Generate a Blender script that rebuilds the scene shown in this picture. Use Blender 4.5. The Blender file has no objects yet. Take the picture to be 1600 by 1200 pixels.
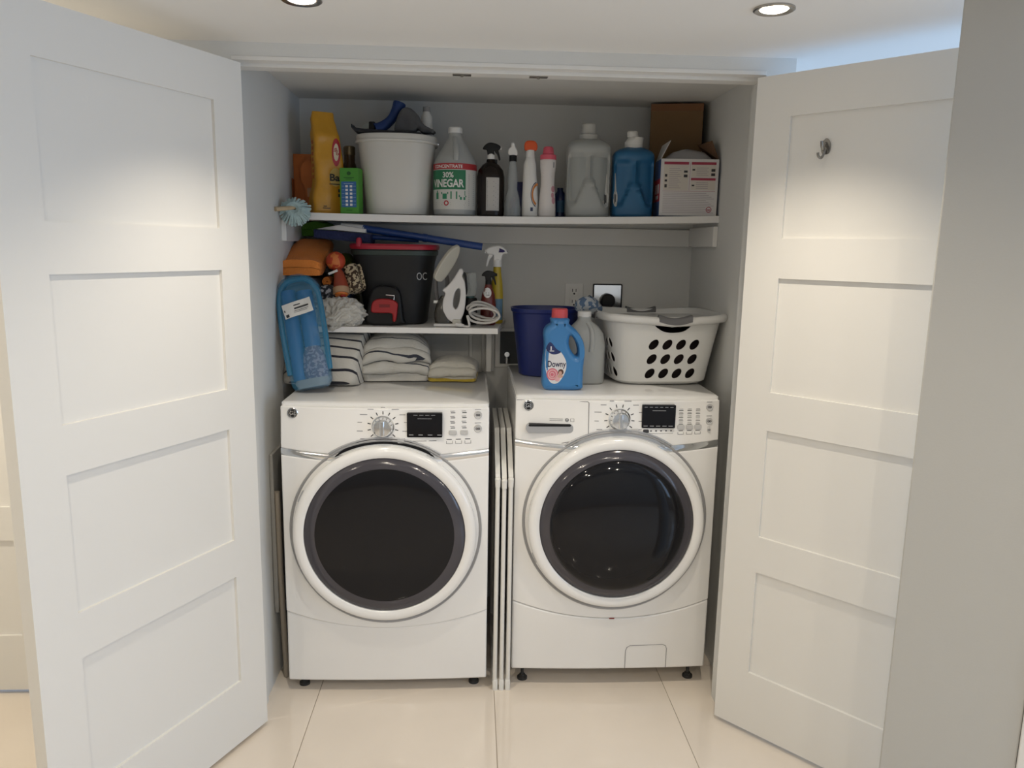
import bpy, bmesh, math, random
from mathutils import Vector, Matrix, Euler, noise
from mathutils.bvhtree import BVHTree
random.seed(7)
PI = math.pi
SC = bpy.context.scene
COL = SC.collection

# ------------------------------------------------------------------ camera, world, large lights, exposure
F_PX = 1208.5
cam_pos = Vector((-0.0843, -2.4009, 1.5968)); yaw, pitch, roll = 0.0520, 0.1748, 0.0175
fw = Vector((math.sin(yaw)*math.cos(pitch), math.cos(yaw)*math.cos(pitch), -math.sin(pitch)))
r0 = Vector((math.cos(yaw), -math.sin(yaw), 0)); u0 = r0.cross(fw)
rt = r0*math.cos(roll) + u0*math.sin(roll); up = -r0*math.sin(roll) + u0*math.cos(roll)
cd = bpy.data.cameras.new('camera'); cam = bpy.data.objects.new('camera', cd); COL.objects.link(cam)
cd.sensor_width = 36; cd.lens = 36*F_PX/1600; cd.clip_start = 0.02; cd.clip_end = 60
cam.matrix_world = Matrix(((rt.x, up.x, -fw.x, cam_pos.x), (rt.y, up.y, -fw.y, cam_pos.y), (rt.z, up.z, -fw.z, cam_pos.z), (0, 0, 0, 1)))
SC.camera = cam
w = bpy.data.worlds.new('sky'); SC.world = w; w.use_nodes = True
w.node_tree.nodes['Background'].inputs[0].default_value = (0.42, 0.63, 1.0, 1); w.node_tree.nodes['Background'].inputs[1].default_value = 1.0
SC.view_settings.view_transform = 'Standard'; SC.view_settings.look = 'None'
SC.view_settings.gamma = 1; SC.view_settings.use_curve_mapping = False
SC.view_settings.exposure = 0.35
SPOT_W = 23.0; REAR_W = 12.8
def area(name, loc, rot, sx, sy, power, col):
    l = bpy.data.lights.new(name, 'AREA'); l.shape = 'RECTANGLE'; l.size = sx; l.size_y = sy; l.energy = power; l.color = col
    o = bpy.data.objects.new(name, l); COL.objects.link(o); o.location = loc; o.rotation_euler = rot
    return o
# daylight entering by the window of the side room
area('window_daylight', (3.30, -1.20, 1.30), (0, PI/2, 0), 1.35, 3.9, 50, (0.50, 0.70, 1.0))

# ------------------------------------------------------------------ materials
def lin(h):
    if isinstance(h, str):
        h = [int(h[i:i+2], 16)/255 for i in (0, 2, 4)]
        return tuple(c/12.92 if c <= 0.04045 else ((c+0.055)/1.055)**2.4 for c in h)
    return h
MATS = {}
def mat(name, col, rough=0.5, metal=0.0, spec=0.5, bump=0.0, bscale=60.0, var=0.0, vscale=6.0, alpha=1.0, coat=0.0, emit=0.0, sheen=0.0, trans=0.0):
    if name in MATS: return MATS[name]
    m = bpy.data.materials.new(name); m.use_nodes = True
    nt = m.node_tree; b = nt.nodes['Principled BSDF']; c = lin(col)
    b.inputs['Base Color'].default_value = (*c, 1); b.inputs['Roughness'].default_value = rough
    b.inputs['Metallic'].default_value = metal; b.inputs['Specular IOR Level'].default_value = spec
    b.inputs['Alpha'].default_value = alpha; b.inputs['Coat Weight'].default_value = coat
    b.inputs['Sheen Weight'].default_value = sheen; b.inputs['Transmission Weight'].default_value = trans
    if emit: b.inputs['Emission Color'].default_value = (*c, 1); b.inputs['Emission Strength'].default_value = emit
    if var or bump:
        tc = nt.nodes.new('ShaderNodeTexCoord')
    if var:
        n = nt.nodes.new('ShaderNodeTexNoise'); n.inputs['Scale'].default_value = vscale; n.inputs['Detail'].default_value = 4
        nt.links.new(tc.outputs['Object'], n.inputs['Vector'])
        r = nt.nodes.new('ShaderNodeValToRGB')
        r.color_ramp.elements[0].position = 0.3; r.color_ramp.elements[1].position = 0.7
        r.color_ramp.elements[0].color = (*[x*(1-var) for x in c], 1); r.color_ramp.elements[1].color = (*[min(1, x*(1+var*0.4)) for x in c], 1)
        nt.links.new(n.outputs['Fac'], r.inputs['Fac']); nt.links.new(r.outputs['Color'], b.inputs['Base Color'])
    if bump:
        n2 = nt.nodes.new('ShaderNodeTexNoise'); n2.inputs['Scale'].default_value = bscale; n2.inputs['Detail'].default_value = 3
        bp = nt.nodes.new('ShaderNodeBump'); bp.inputs['Strength'].default_value = bump; bp.inputs['Distance'].default_value = 0.01
        nt.links.new(tc.outputs['Object'], n2.inputs['Vector']); nt.links.new(n2.outputs['Fac'], bp.inputs['Height'])
        nt.links.new(bp.outputs['Normal'], b.inputs['Normal'])
    MATS[name] = m
    return m
def stripes_mat(name, base, line, axis, pitch, width, distort=0.0, phase=0.0, bump=0.25):
    """woven cloth with printed stripes: lines across one object axis"""
    m = mat(name, base, 0.9, bump=bump, bscale=140, sheen=0.3)
    nt = m.node_tree; b = nt.nodes['Principled BSDF']
    tc = nt.nodes.new('ShaderNodeTexCoord'); sx = nt.nodes.new('ShaderNodeSeparateXYZ'); nt.links.new(tc.outputs['Object'], sx.inputs[0])
    def M(op, a, v=None, l=None):
        n = nt.nodes.new('ShaderNodeMath'); n.operation = op
        nt.links.new(a, n.inputs[0])
        if l is not None: nt.links.new(l, n.inputs[1])
        elif v is not None: n.inputs[1].default_value = v
        return n.outputs[0]
    # axis: dict of weights on object axes
    acc = None
    for k, i in (('x', 0), ('y', 1), ('z', 2)):
        if axis.get(k):
            t = M('MULTIPLY', sx.outputs[i], axis[k]); acc = t if acc is None else M('ADD', acc, l=t)
    if distort:
        n = nt.nodes.new('ShaderNodeTexNoise'); n.inputs['Scale'].default_value = 5; nt.links.new(tc.outputs['Object'], n.inputs['Vector'])
        acc = M('ADD', acc, l=M('MULTIPLY', n.outputs['Fac'], distort))
    fr = M('FRACT', M('ADD', M('DIVIDE', acc, pitch), phase + 50))
    lt = M('LESS_THAN', fr, width/pitch)
    mx = nt.nodes.new('ShaderNodeMix'); mx.data_type = 'RGBA'
    mx.inputs[6].default_value = (*lin(base), 1); mx.inputs[7].default_value = (*lin(line), 1)
    nt.links.new(lt, mx.inputs[0]); nt.links.new(mx.outputs[2], b.inputs['Base Color'])
    return m
def spots_mat(name, base, spot, scale, thr=0.45, rough=0.9, third=None):
    m = mat(name, base, rough, bump=0.2, bscale=120)
    nt = m.node_tree; b = nt.nodes['Principled BSDF']
    tc = nt.nodes.new('ShaderNodeTexCoord'); v = nt.nodes.new('ShaderNodeTexNoise'); v.inputs['Scale'].default_value = scale; v.inputs['Detail'].default_value = 1.5
    nt.links.new(tc.outputs['Object'], v.inputs['Vector'])
    r = nt.nodes.new('ShaderNodeValToRGB'); r.color_ramp.interpolation = 'CONSTANT'
    r.color_ramp.elements[0].color = (*lin(base), 1); r.color_ramp.elements[1].color = (*lin(spot), 1); r.color_ramp.elements[1].position = thr
    if third:
        e = r.color_ramp.elements.new(thr+0.12); e.color = (*lin(third), 1)
    nt.links.new(v.outputs['Fac'], r.inputs['Fac']); nt.links.new(r.outputs['Color'], b.inputs['Base Color'])
    return m
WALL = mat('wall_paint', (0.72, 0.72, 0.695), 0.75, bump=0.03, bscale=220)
HALLW = mat('wall_paint_dimmed', (0.51, 0.505, 0.48), 0.75, bump=0.03, bscale=220)  # wall paint darkened: the stub's dimness is put into the colour
CEIL = mat('ceiling_paint', (0.84, 0.83, 0.805), 0.85)
DOORW = mat('door_enamel', (0.80, 0.785, 0.745), 0.58, spec=0.35, bump=0.015, bscale=300)
TRIMW = mat('trim_enamel', (0.80, 0.79, 0.76), 0.4)
SHELFW = mat('shelf_melamine', (0.80, 0.79, 0.77), 0.45)
APPL = mat('appliance_white', (0.83, 0.825, 0.81), 0.16, coat=0.3)
CHROME = mat('chrome', (0.78, 0.79, 0.80), 0.12, metal=1)
SATIN = mat('satin_grey', (0.42, 0.43, 0.45), 0.3, metal=0.4)
BLACKG = mat('black_gloss', (0.008, 0.008, 0.010), 0.06, spec=0.28)
RINGG = mat('smoked_rim_glass', (0.060, 0.056, 0.066), 0.12)
BLACKP = mat('black_plastic', (0.008, 0.008, 0.009), 0.45, spec=0.3)
INK = mat('dark_print', (0.03, 0.03, 0.035), 0.6)
GREYINK = mat('grey_print', (0.25, 0.25, 0.26), 0.6)
BTN = mat('grey_button', (0.52, 0.52, 0.52), 0.35)
WHITEP = mat('white_plastic', (0.78, 0.775, 0.75), 0.38)
RUBBER = mat('dark_rubber', (0.03, 0.03, 0.03), 0.7)

# ------------------------------------------------------------------ geometry helpers
class MB:
    def __init__(s): s.v = []; s.f = []
    def add(s, vs, fs):
        o = len(s.v); s.v += [tuple(v) for v in vs]; s.f += [tuple(i+o for i in f) for f in fs]; return s
    def box(s, x0, x1, y0, y1, z0, z1):
        return s.add([(x0,y0,z0),(x1,y0,z0),(x1,y1,z0),(x0,y1,z0),(x0,y0,z1),(x1,y0,z1),(x1,y1,z1),(x0,y1,z1)],
                     [(0,3,2,1),(4,5,6,7),(0,1,5,4),(1,2,6,5),(2,3,7,6),(3,0,4,7)])
    def loft(s, rings, cap0=True, cap1=True, close=True):
        n = len(rings[0]); vs = [p for r in rings for p in r]; fs = []
        for i in range(len(rings)-1):
            for j in range(n if close else n-1):
                k = (j+1) % n
                fs.append((i*n+j, i*n+k, (i+1)*n+k, (i+1)*n+j))
        if cap0: fs.append(tuple(reversed(range(n))))
        if cap1: fs.append(tuple((len(rings)-1)*n+j for j in range(n)))
        return s.add(vs, fs)
    def tube(s, path, r, n=10, closed=False):
        P = [Vector(p) for p in path]; rings = []; prev = None
        L = len(P)
        for i in range(L):
            if closed: t = P[(i+1) % L]-P[i-1]
            else: t = P[min(i+1, L-1)]-P[max(i-1, 0)]
            t.normalize()
            if prev is None:
                a = Vector((0,0,1)) if abs(t.z) < 0.9 else Vector((1,0,0))
                u = t.cross(a).normalized()
            else:
                u = (prev - t*prev.dot(t)).normalized()
            prev = u; v = t.cross(u); rr = r[i] if isinstance(r, (list, tuple)) else r
            rings.append([P[i]+u*rr*math.cos(2*PI*j/n)+v*rr*math.sin(2*PI*j/n) for j in range(n)])
        if closed:
            rings.append(rings[0]); return s.loft(rings, False, False)
        return s.loft(rings)
    def cyl(s, p0, p1, r0, r1=None, n=24): return s.tube([p0, p1], [r0, r0 if r1 is None else r1], n)
    def lathe_y(s, prof, cx=0, cz=0, n=64, cap=False):
        """profile of (radius, y) turned about the y axis"""
        rings = [[(cx+r*math.cos(2*PI*j/n), y, cz+r*math.sin(2*PI*j/n)) for j in range(n)] for r, y in prof]
        return s.loft(rings, cap, cap)
    def prism_y(s, poly, y0, y1):
        """polygon in x,z pushed through y"""
        n = len(poly)
        return s.add([(x, y0, z) for x, z in poly]+[(x, y1, z) for x, z in poly],
                     [tuple(range(n)), tuple(reversed(range(n, 2*n)))]+[(i, i+n, (i+1) % n+n, (i+1) % n) for i in range(n)])
    def xf(s, M):
        s.v = [tuple(M @ Vector(v)) for v in s.v]; return s
    def warp(s, fn):
        s.v = [tuple(fn(*v)) for v in s.v]; return s
    def mesh(s, name, fix=True):
        me = bpy.data.meshes.new(name); me.from_pydata(s.v, [], s.f)
        if fix:
            bm = bmesh.new(); bm.from_mesh(me); bmesh.ops.recalc_face_normals(bm, faces=bm.faces); bm.to_mesh(me); bm.free()
        return me
    def bvh(s): return BVHTree.FromPolygons([Vector(v) for v in s.v], s.f)
def ring(z, rx, ry=None, cx=0, cy=0, e=2.0, n=40):
    ry = rx if ry is None else ry; out = []
    for j in range(n):
        a = 2*PI*j/n; c, d = math.cos(a), math.sin(a)
        out.append((cx+rx*math.copysign(abs(c)**(2/e), c), cy+ry*math.copysign(abs(d)**(2/e), d), z))
    return out
def body(spec, n=40, **k):
    return MB().loft([ring(*(list(r[:1])), r[1], r[2], *(r[3:5] if len(r) > 4 else (0, 0)), e=r[5] if len(r) > 5 else 2, n=n) for r in spec], **k)
def obj(name, m, material, parent=None, loc=None, rot=None, smooth=35, bevel=0, seg=2, subsurf=0):
    me = m.mesh(name) if isinstance(m, MB) else m
    me.materials.clear(); me.materials.append(material)
    if smooth:
        for p in me.polygons: p.use_smooth = True
        me.set_sharp_from_angle(angle=math.radians(smooth))
    o = bpy.data.objects.new(name, me); COL.objects.link(o)
    if parent: o.parent = parent
    if loc: o.location = loc
    if rot: o.rotation_euler = rot
    if bevel:
        b = o.modifiers.new('soft_edges', 'BEVEL'); b.width = bevel; b.segments = seg; b.limit_method = 'ANGLE'; b.angle_limit = math.radians(40)
    if subsurf:
        b = o.modifiers.new('smooth', 'SUBSURF'); b.levels = subsurf; b.render_levels = subsurf
    return o
def thing(name, label, cat, loc=(0, 0, 0), rot=(0, 0, 0), group=None):
    o = bpy.data.objects.new(name, None); COL.objects.link(o); o.empty_display_size = 0.05
    o.location = loc; o.rotation_euler = rot; o['label'] = label; o['category'] = cat
    if group: o['group'] = group
    return o
def tag(o, label, cat, group=None):
    o['label'] = label; o['category'] = cat
    if group: o['group'] = group
    return o
def struct(o): o['kind'] = 'structure'; return o
def sempty(name, loc=(0,0,0), rot=(0,0,0)):
    o = bpy.data.objects.new(name, None); COL.objects.link(o); o.location = loc; o.rotation_euler = rot; o['kind'] = 'structure'; return o
def smoothloop(pts, k=6, closed=True):
    """Catmull-Rom through 2D points"""
    n = len(pts); out = []
    rng = range(n) if closed else range(n-1)
    for i in rng:
        p = [pts[(i+d) % n] if closed else pts[max(0, min(n-1, i+d))] for d in (-1, 0, 1, 2)]
        for s in range(k):
            t = s/k
            out.append(tuple(0.5*((2*p[1][a])+(-p[0][a]+p[2][a])*t+(2*p[0][a]-5*p[1][a]+4*p[2][a]-p[3][a])*t*t+(-p[0][a]+3*p[1][a]-3*p[2][a]+p[3][a])*t**3) for a in range(len(pts[0]))))
    if not closed: out.append(tuple(pts[-1]))
    return out
def from_curve(c):
    o = bpy.data.objects.new('tmp', c); COL.objects.link(o)
    dg = bpy.context.evaluated_depsgraph_get(); dg.update()
    me = bpy.data.meshes.new_from_object(o.evaluated_get(dg)); bpy.data.objects.remove(o); bpy.data.curves.remove(c)
    return me
def mesh_mb(me):
    m = MB(); m.v = [tuple(v.co) for v in me.vertices]; m.f = [tuple(p.vertices) for p in me.polygons]; bpy.data.meshes.remove(me); return m
def plate(loops, half, bevel, res=3):
    """solid plate with holes: loops in x,z; thickness along y, rounded edges"""
    c = bpy.data.curves.new('tmp', 'CURVE'); c.dimensions = '2D'; c.fill_mode = 'BOTH'
    c.extrude = max(half-bevel, 0); c.bevel_depth = bevel; c.bevel_resolution = res; c.offset = -bevel
    for lp in loops:
        s = c.splines.new('POLY'); s.points.add(len(lp)-1); s.use_cyclic_u = True
        for p, q in zip(s.points, lp): p.co = (q[0], q[1], 0, 1)
    return mesh_mb(from_curve(c)).warp(lambda x, y, z: (x, -z, y))
def text_mb(s, size, cx=0, cz=0, align='CENTER', bold=0.0, sx=1.0, shear=0.0):
    c = bpy.data.curves.new('tmp', 'FONT'); c.body = s; c.size = size; c.align_x = align; c.align_y = 'CENTER'; c.offset = bold*size; c.shear = shear; c.resolution_u = 3
    return mesh_mb(from_curve(c)).warp(lambda x, y, z: (cx+x*sx, 0, cz+y))
def patch(x0, x1, z0, z1, nx=1, nz=1):
    m = MB(); vs = [(x0+(x1-x0)*i/nx, 0, z0+(z1-z0)*j/nz) for j in range(nz+1) for i in range(nx+1)]
    return m.add(vs, [(j*(nx+1)+i, j*(nx+1)+i+1, (j+1)*(nx+1)+i+1, (j+1)*(nx+1)+i) for j in range(nz) for i in range(nx)])
def disc2(cx, cz, rx, rz=None, n=24, r_in=0.0):
    rz = rz or rx; m = MB()
    if r_in:
        a = [(cx+rx*math.cos(2*PI*j/n), 0, cz+rz*math.sin(2*PI*j/n)) for j in range(n)]
        b = [(cx+rx*r_in*math.cos(2*PI*j/n), 0, cz+rz*r_in*math.sin(2*PI*j/n)) for j in range(n)]
        return m.loft([a, b], False, False)
    vs = [(cx, 0, cz)]; fs = []
    K = 3
    for k in range(1, K+1): vs += [(cx+rx*k/K*math.cos(2*PI*j/n), 0, cz+rz*k/K*math.sin(2*PI*j/n)) for j in range(n)]
    for j in range(n):
        fs.append((0, 1+j, 1+(j+1) % n))
        for k in range(K-1): fs.append((1+k*n+j, 1+(k+1)*n+j, 1+(k+1)*n+(j+1) % n, 1+k*n+(j+1) % n))
    return m.add(vs, fs)
def join(*ms):
    o = MB()
    for m in ms: o.add(m.v, m.f)
    return o
def on_front(m, bvh, off=0.0007):
    """lay flat print (x,z) on the front of a shape seen from -y"""
    out = []
    for x, y, z in m.v:
        h = bvh.ray_cast(Vector((x, -3, z)), Vector((0, 1, 0)))
        yy = h[0].y if h[0] is not None else None
        out.append([x, yy, z])
    good = [p[1] for p in out if p[1] is not None] or [0]
    for p in out:
        if p[1] is None: p[1] = max(good)
        p[1] -= off
    m.v = [tuple(p) for p in out]; return m
def printed(name, m, material, parent, bvh=None, off=0.0007, **k):
    if bvh: on_front(m, bvh, off)
    me = m.mesh(name, fix=False)
    o = obj(name, me, material, parent, smooth=0, **k)
    if name in ('dial_words', 'dial_ticks', 'indicator_print', 'small_print', 'chart_words', 'label_text'): o['kind'] = 'stuff'
    return o
def nz(x, y, z, s, seed=0.0): return noise.noise(Vector((x*s+seed, y*s+seed*1.7, z*s-seed)))
def sst(a, b, x):
    t = max(0, min(1, (x-a)/(b-a))); return t*t*(3-2*t)
def rrect(x0, x1, z0, z1, r, k=5):
    out = []
    for cx, cz, a0 in ((x1-r, z1-r, 0), (x0+r, z1-r, 90), (x0+r, z0+r, 180), (x1-r, z0+r, 270)):
        for i in range(k+1):
            a = math.radians(a0+90*i/k); out.append((cx+r*math.cos(a), cz+r*math.sin(a)))
    return out

# ------------------------------------------------------------------ the setting
ZC = 2.172
# closet and hall extents
XL, XR, YB = -0.803, 0.86, 0.96
YW0, YW1 = 0.022, 0.14          # front wall thickness
grout = mat('grout', (0.42, 0.36, 0.29), 0.8)
tile_m = mat('polished_cream_tile', (0.78, 0.70, 0.605), 0.08, spec=0.5, var=0.06, vscale=2.2, coat=0.15)
floor = struct(obj('floor', MB().box(-2.7, 3.5, -4.1, 2.4, -0.06, -0.003), grout, smooth=0))
P = 0.632
tm = MB().box(-P/2+0.0012, P/2-0.0012, -P/2+0.0012, P/2-0.0012, -0.012, 0).mesh('tile')
tm.materials.append(tile_m)
for i in range(-4, 6):
    for j in range(-6, 4):
        cx, cy = 0.004+P*(i+0.5), 0.345+P*(j+0.5)
        if cx-P/2 < -2.75 or cx+P/2 > 3.6: continue
        t = bpy.data.objects.new('tile', tm); COL.objects.link(t); t.parent = floor; t.location = (cx, cy, 0)
struct(obj('ceiling', MB().box(-2.7, 3.5, -4.1, YW1-0.05, ZC, ZC+0.1).box(0.885, 3.5, YW1-0.05, 2.4, ZC, ZC+0.1).box(-2.7, XL-0.05, YW1-0.05, 0.3, ZC, ZC+0.1), CEIL, smooth=0))
struct(obj('ceiling_closet', MB().box(XL-0.03, 0.885, YW1-0.05, 1.05, 2.184, 2.28), WALL, smooth=0))
OPX, OPZ = 0.795, 2.122
# front wall with the opening: header, two side pieces
struct(obj('wall_front', MB().box(-1.25, XL, YW0, YW1, 0, ZC).box(XL, -OPX, YW0, YW1, 0, ZC).box(OPX, 0.885, YW0, YW1, 0, ZC).box(-OPX, OPX, YW0, YW1-0.03, OPZ+0.012, ZC+0.01), WALL, smooth=0))
# lining of the opening: stepped head, rebated
struct(obj('trim_1', MB().box(-OPX, OPX, YW0-0.002, 0.062, OPZ, OPZ+0.012).box(-OPX, OPX, 0.062, 0.118, OPZ-0.010, OPZ+0.012), TRIMW, bevel=0.0015))
struct(obj('wall_left', MB().box(XL-0.05, XL, YW1, YB+0.05, 0, 2.25), WALL, smooth=0))
struct(obj('wall_right', MB().box(XR, XR+0.025, YW1, YB+0.05, 0, 2.25), WALL, smooth=0))
struct(obj('wall_back', MB().box(XL-0.05, XR+0.025, YB, YB+0.06, 0, 2.25), WALL, smooth=0))
# wall with the other door, far past the opened closet door
struct(obj('wall_recess', MB().box(-1.35, -1.25, YW0, 0.3, 0, ZC).box(-1.53, -1.35, 0.2, 0.3, 0, ZC).box(-2.7, -2.31, 0.2, 0.3, 0, ZC).box(-2.31, -1.53, 0.2, 0.3, 2.11, ZC), WALL, smooth=0))
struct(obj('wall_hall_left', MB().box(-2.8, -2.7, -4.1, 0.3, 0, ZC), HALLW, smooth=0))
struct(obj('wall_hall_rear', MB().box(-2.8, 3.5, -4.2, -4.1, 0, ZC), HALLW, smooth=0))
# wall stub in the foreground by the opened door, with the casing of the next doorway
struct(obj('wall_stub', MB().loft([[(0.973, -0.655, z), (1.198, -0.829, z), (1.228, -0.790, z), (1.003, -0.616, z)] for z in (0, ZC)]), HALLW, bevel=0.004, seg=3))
struct(obj('trim_2', MB().loft([[(1.192, -0.838, z), (1.262, -0.892, z), (1.300, -0.842, z), (1.230, -0.788, z)] for z in (0, ZC)]), TRIMW, bevel=0.003))
struct(obj('wall_side_end', MB().box(0.885, 3.5, 2.3, 2.4, 0, ZC), WALL, smooth=0))
struct(obj('wall_side_outer', MB().box(3.4, 3.5, -4.1, -3.2, 0, ZC).box(3.4, 3.5, 0.8, 2.4, 0, ZC).box(3.4, 3.5, -3.2, 0.8, 0, 0.6).box(3.4, 3.5, -3.2, 0.8, 2.02, ZC), WALL, smooth=0))
win = sempty('window_1', (3.45, -1.2, 0.6))
obj('window_frame', MB().box(-0.04, 0.04, -2.0, 2.0, 0, 0.06).box(-0.04, 0.04, -2.0, 2.0, 1.36, 1.42).box(-0.04, 0.04, -2.0, -1.94, 0.06, 1.36).box(-0.04, 0.04, 1.94, 2.0, 0.06, 1.36).box(-0.04, 0.04, -0.03, 0.03, 0.06, 1.36), SATIN, win)
pane_m = mat('window_glass', (0.9, 0.95, 1.0), 0.03, alpha=0.12)
for y0 in (-1.94, 0.03): obj('pane', MB().box(-0.004, 0.004, y0, y0+1.91, 0.06, 1.36), pane_m, win, smooth=0)

# ------------------------------------------------------------------ doors
ROWS = [(0.2219, 0.5743), (0.6942, 1.0444), (1.1666, 1.5178), (1.6372, 1.9889)]
def make_door(name, loc, rotz, s, width=0.758):
    """s: side the open inner face looks to (+1: +y, -1: -y); the face lies at y=0"""
    d = sempty(name, loc, (0, 0, rotz)); st = 0.1124; top = 2.1095; z0 = 0.015; t = 0.040
    y0, y1 = (-t, 0) if s > 0 else (0, t)
    fr = MB().box(0, st, y0, y1, z0, top).box(width-st, width, y0, y1, z0, top)
    zs = [z0]+[z for r in ROWS for z in r]+[top]
    for i in range(0, 10, 2): fr.box(st, width-st, y0, y1, zs[i], zs[i+1])
    obj('door_frame', fr, DOORW, d, smooth=0)
    for a, b in ROWS:
        obj('panel', MB().box(st-0.004, width-st+0.004, y0+0.0095, y1-0.0095, a-0.004, b+0.004), DOORW, d, smooth=0)
    return d
d1 = make_door('door_1', (-0.762, 0, 0), math.radians(270-26.03), +1)
d2 = make_door('door_2', (0.762, 0, 0), math.radians(-90+42.14), -1)
d3 = make_door('door_3', (-1.545, 0.205, 0), PI, +1)
hinge_m = mat('hinge_steel', (0.5, 0.5, 0.48), 0.35, metal=1)
for d, s in ((d1, 1), (d2, -1)):
    for z in (0.25, 1.06, 1.85):
        obj('hinge', MB().cyl((0.004, -s*0.041, z-0.045), (0.004, -s*0.041, z+0.045), 0.0045, n=10), hinge_m, d)

# ------------------------------------------------------------------ ceiling lights
bulb_m = mat('lit_bulb', (1.0, 0.86, 0.66), 0.5, emit=14)
trim_m = mat('lamp_trim', (0.45, 0.43, 0.40), 0.22, metal=1)
def downlight(x, y, label, watts=None, cone=112, blend=1.0):
    t = thing('recessed_light', label, 'ceiling light', (x, y, ZC), group='recessed ceiling lights')
    prof = [(0.049, 0.0), (0.049, -0.004), (0.045, -0.006), (0.036, -0.004), (0.032, 0.0015)]
    obj('trim_ring', MB().loft([ring(z, r, r, n=48) for r, z in prof], False, False), trim_m, t)
    obj('bulb', body([(0.001, 0.033, 0.033), (-0.003, 0.032, 0.032), (-0.0065, 0.022, 0.022), (-0.008, 0.010, 0.010), (-0.0083, 0.002, 0.002)], n=32), bulb_m, t)
    l = bpy.data.lights.new('lamp', 'SPOT'); l.energy = watts or SPOT_W; l.color = (1.0, 0.89, 0.73); l.spot_size = math.radians(cone); l.spot_blend = blend; l.shadow_soft_size = 0.014
    o = bpy.data.objects.new('lamp', l); COL.objects.link(o); o.parent = t; o.location = (0, 0, -0.035)
downlight(-0.500, -0.400, 'lit round recessed ceiling light nearest the hookless opened door')
downlight(0.632, -0.448, 'lit round recessed ceiling light nearest the opened door with the hook')
for x, y, la in ((-0.60, -2.35, 'added fill light overhead, nearest the camera on the hookless door side'), (0.50, -2.35, 'added fill light overhead, nearest the camera on the hooked door side'),
                 (-2.10, -0.38, 'added fill light before the closed hall door'), (-1.95, -2.9, 'added fill light in the rear corner of the hall'),
                 (-0.50, -3.2, 'added fill light by the middle of the rear hall wall'), (0.95, -3.2, 'added fill light by the rear wall towards the window side'), (2.3, -2.6, 'added fill light in the side room near the rear wall')):
    downlight(x, y, la, REAR_W*(3.4 if x < -2 else 1.0), 168, 0.35)  # unseen fill lights, added to raise the ambient level

# ------------------------------------------------------------------ washer and dryer
def front_slab(hw, zlo, zhi, yf, yb, nx=36, nzz=8):
    m = MB(); f = []; 
    xs = [-hw+2*hw*i/nx for i in range(nx+1)]
    vs = []
    for j in range(nzz+1):
        for x in xs:
            z = zlo(x)+(zhi(x)-zlo(x))*j/nzz; vs.append((x, yf(x, z), z))
    W = nx+1
    for j in range(nzz):
        for i in range(nx): f.append((j*W+i, j*W+i+1, (j+1)*W+i+1, (j+1)*W+i))
    nb = len(vs); peri = [i for i in range(W)]+[j*W+nx for j in range(1, nzz+1)]+[nzz*W+i for i in range(nx-1, -1, -1)]+[j*W for j in range(nzz-1, 0, -1)]
    for p in peri: vs.append((vs[p][0], yb, vs[p][2]))
    L = len(peri)
    for k in range(L): f.append((peri[(k+1) % L], peri[k], nb+k, nb+(k+1) % L))
    f.append(tuple(nb+k for k in range(L)))
    return m.add(vs, f)
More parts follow.
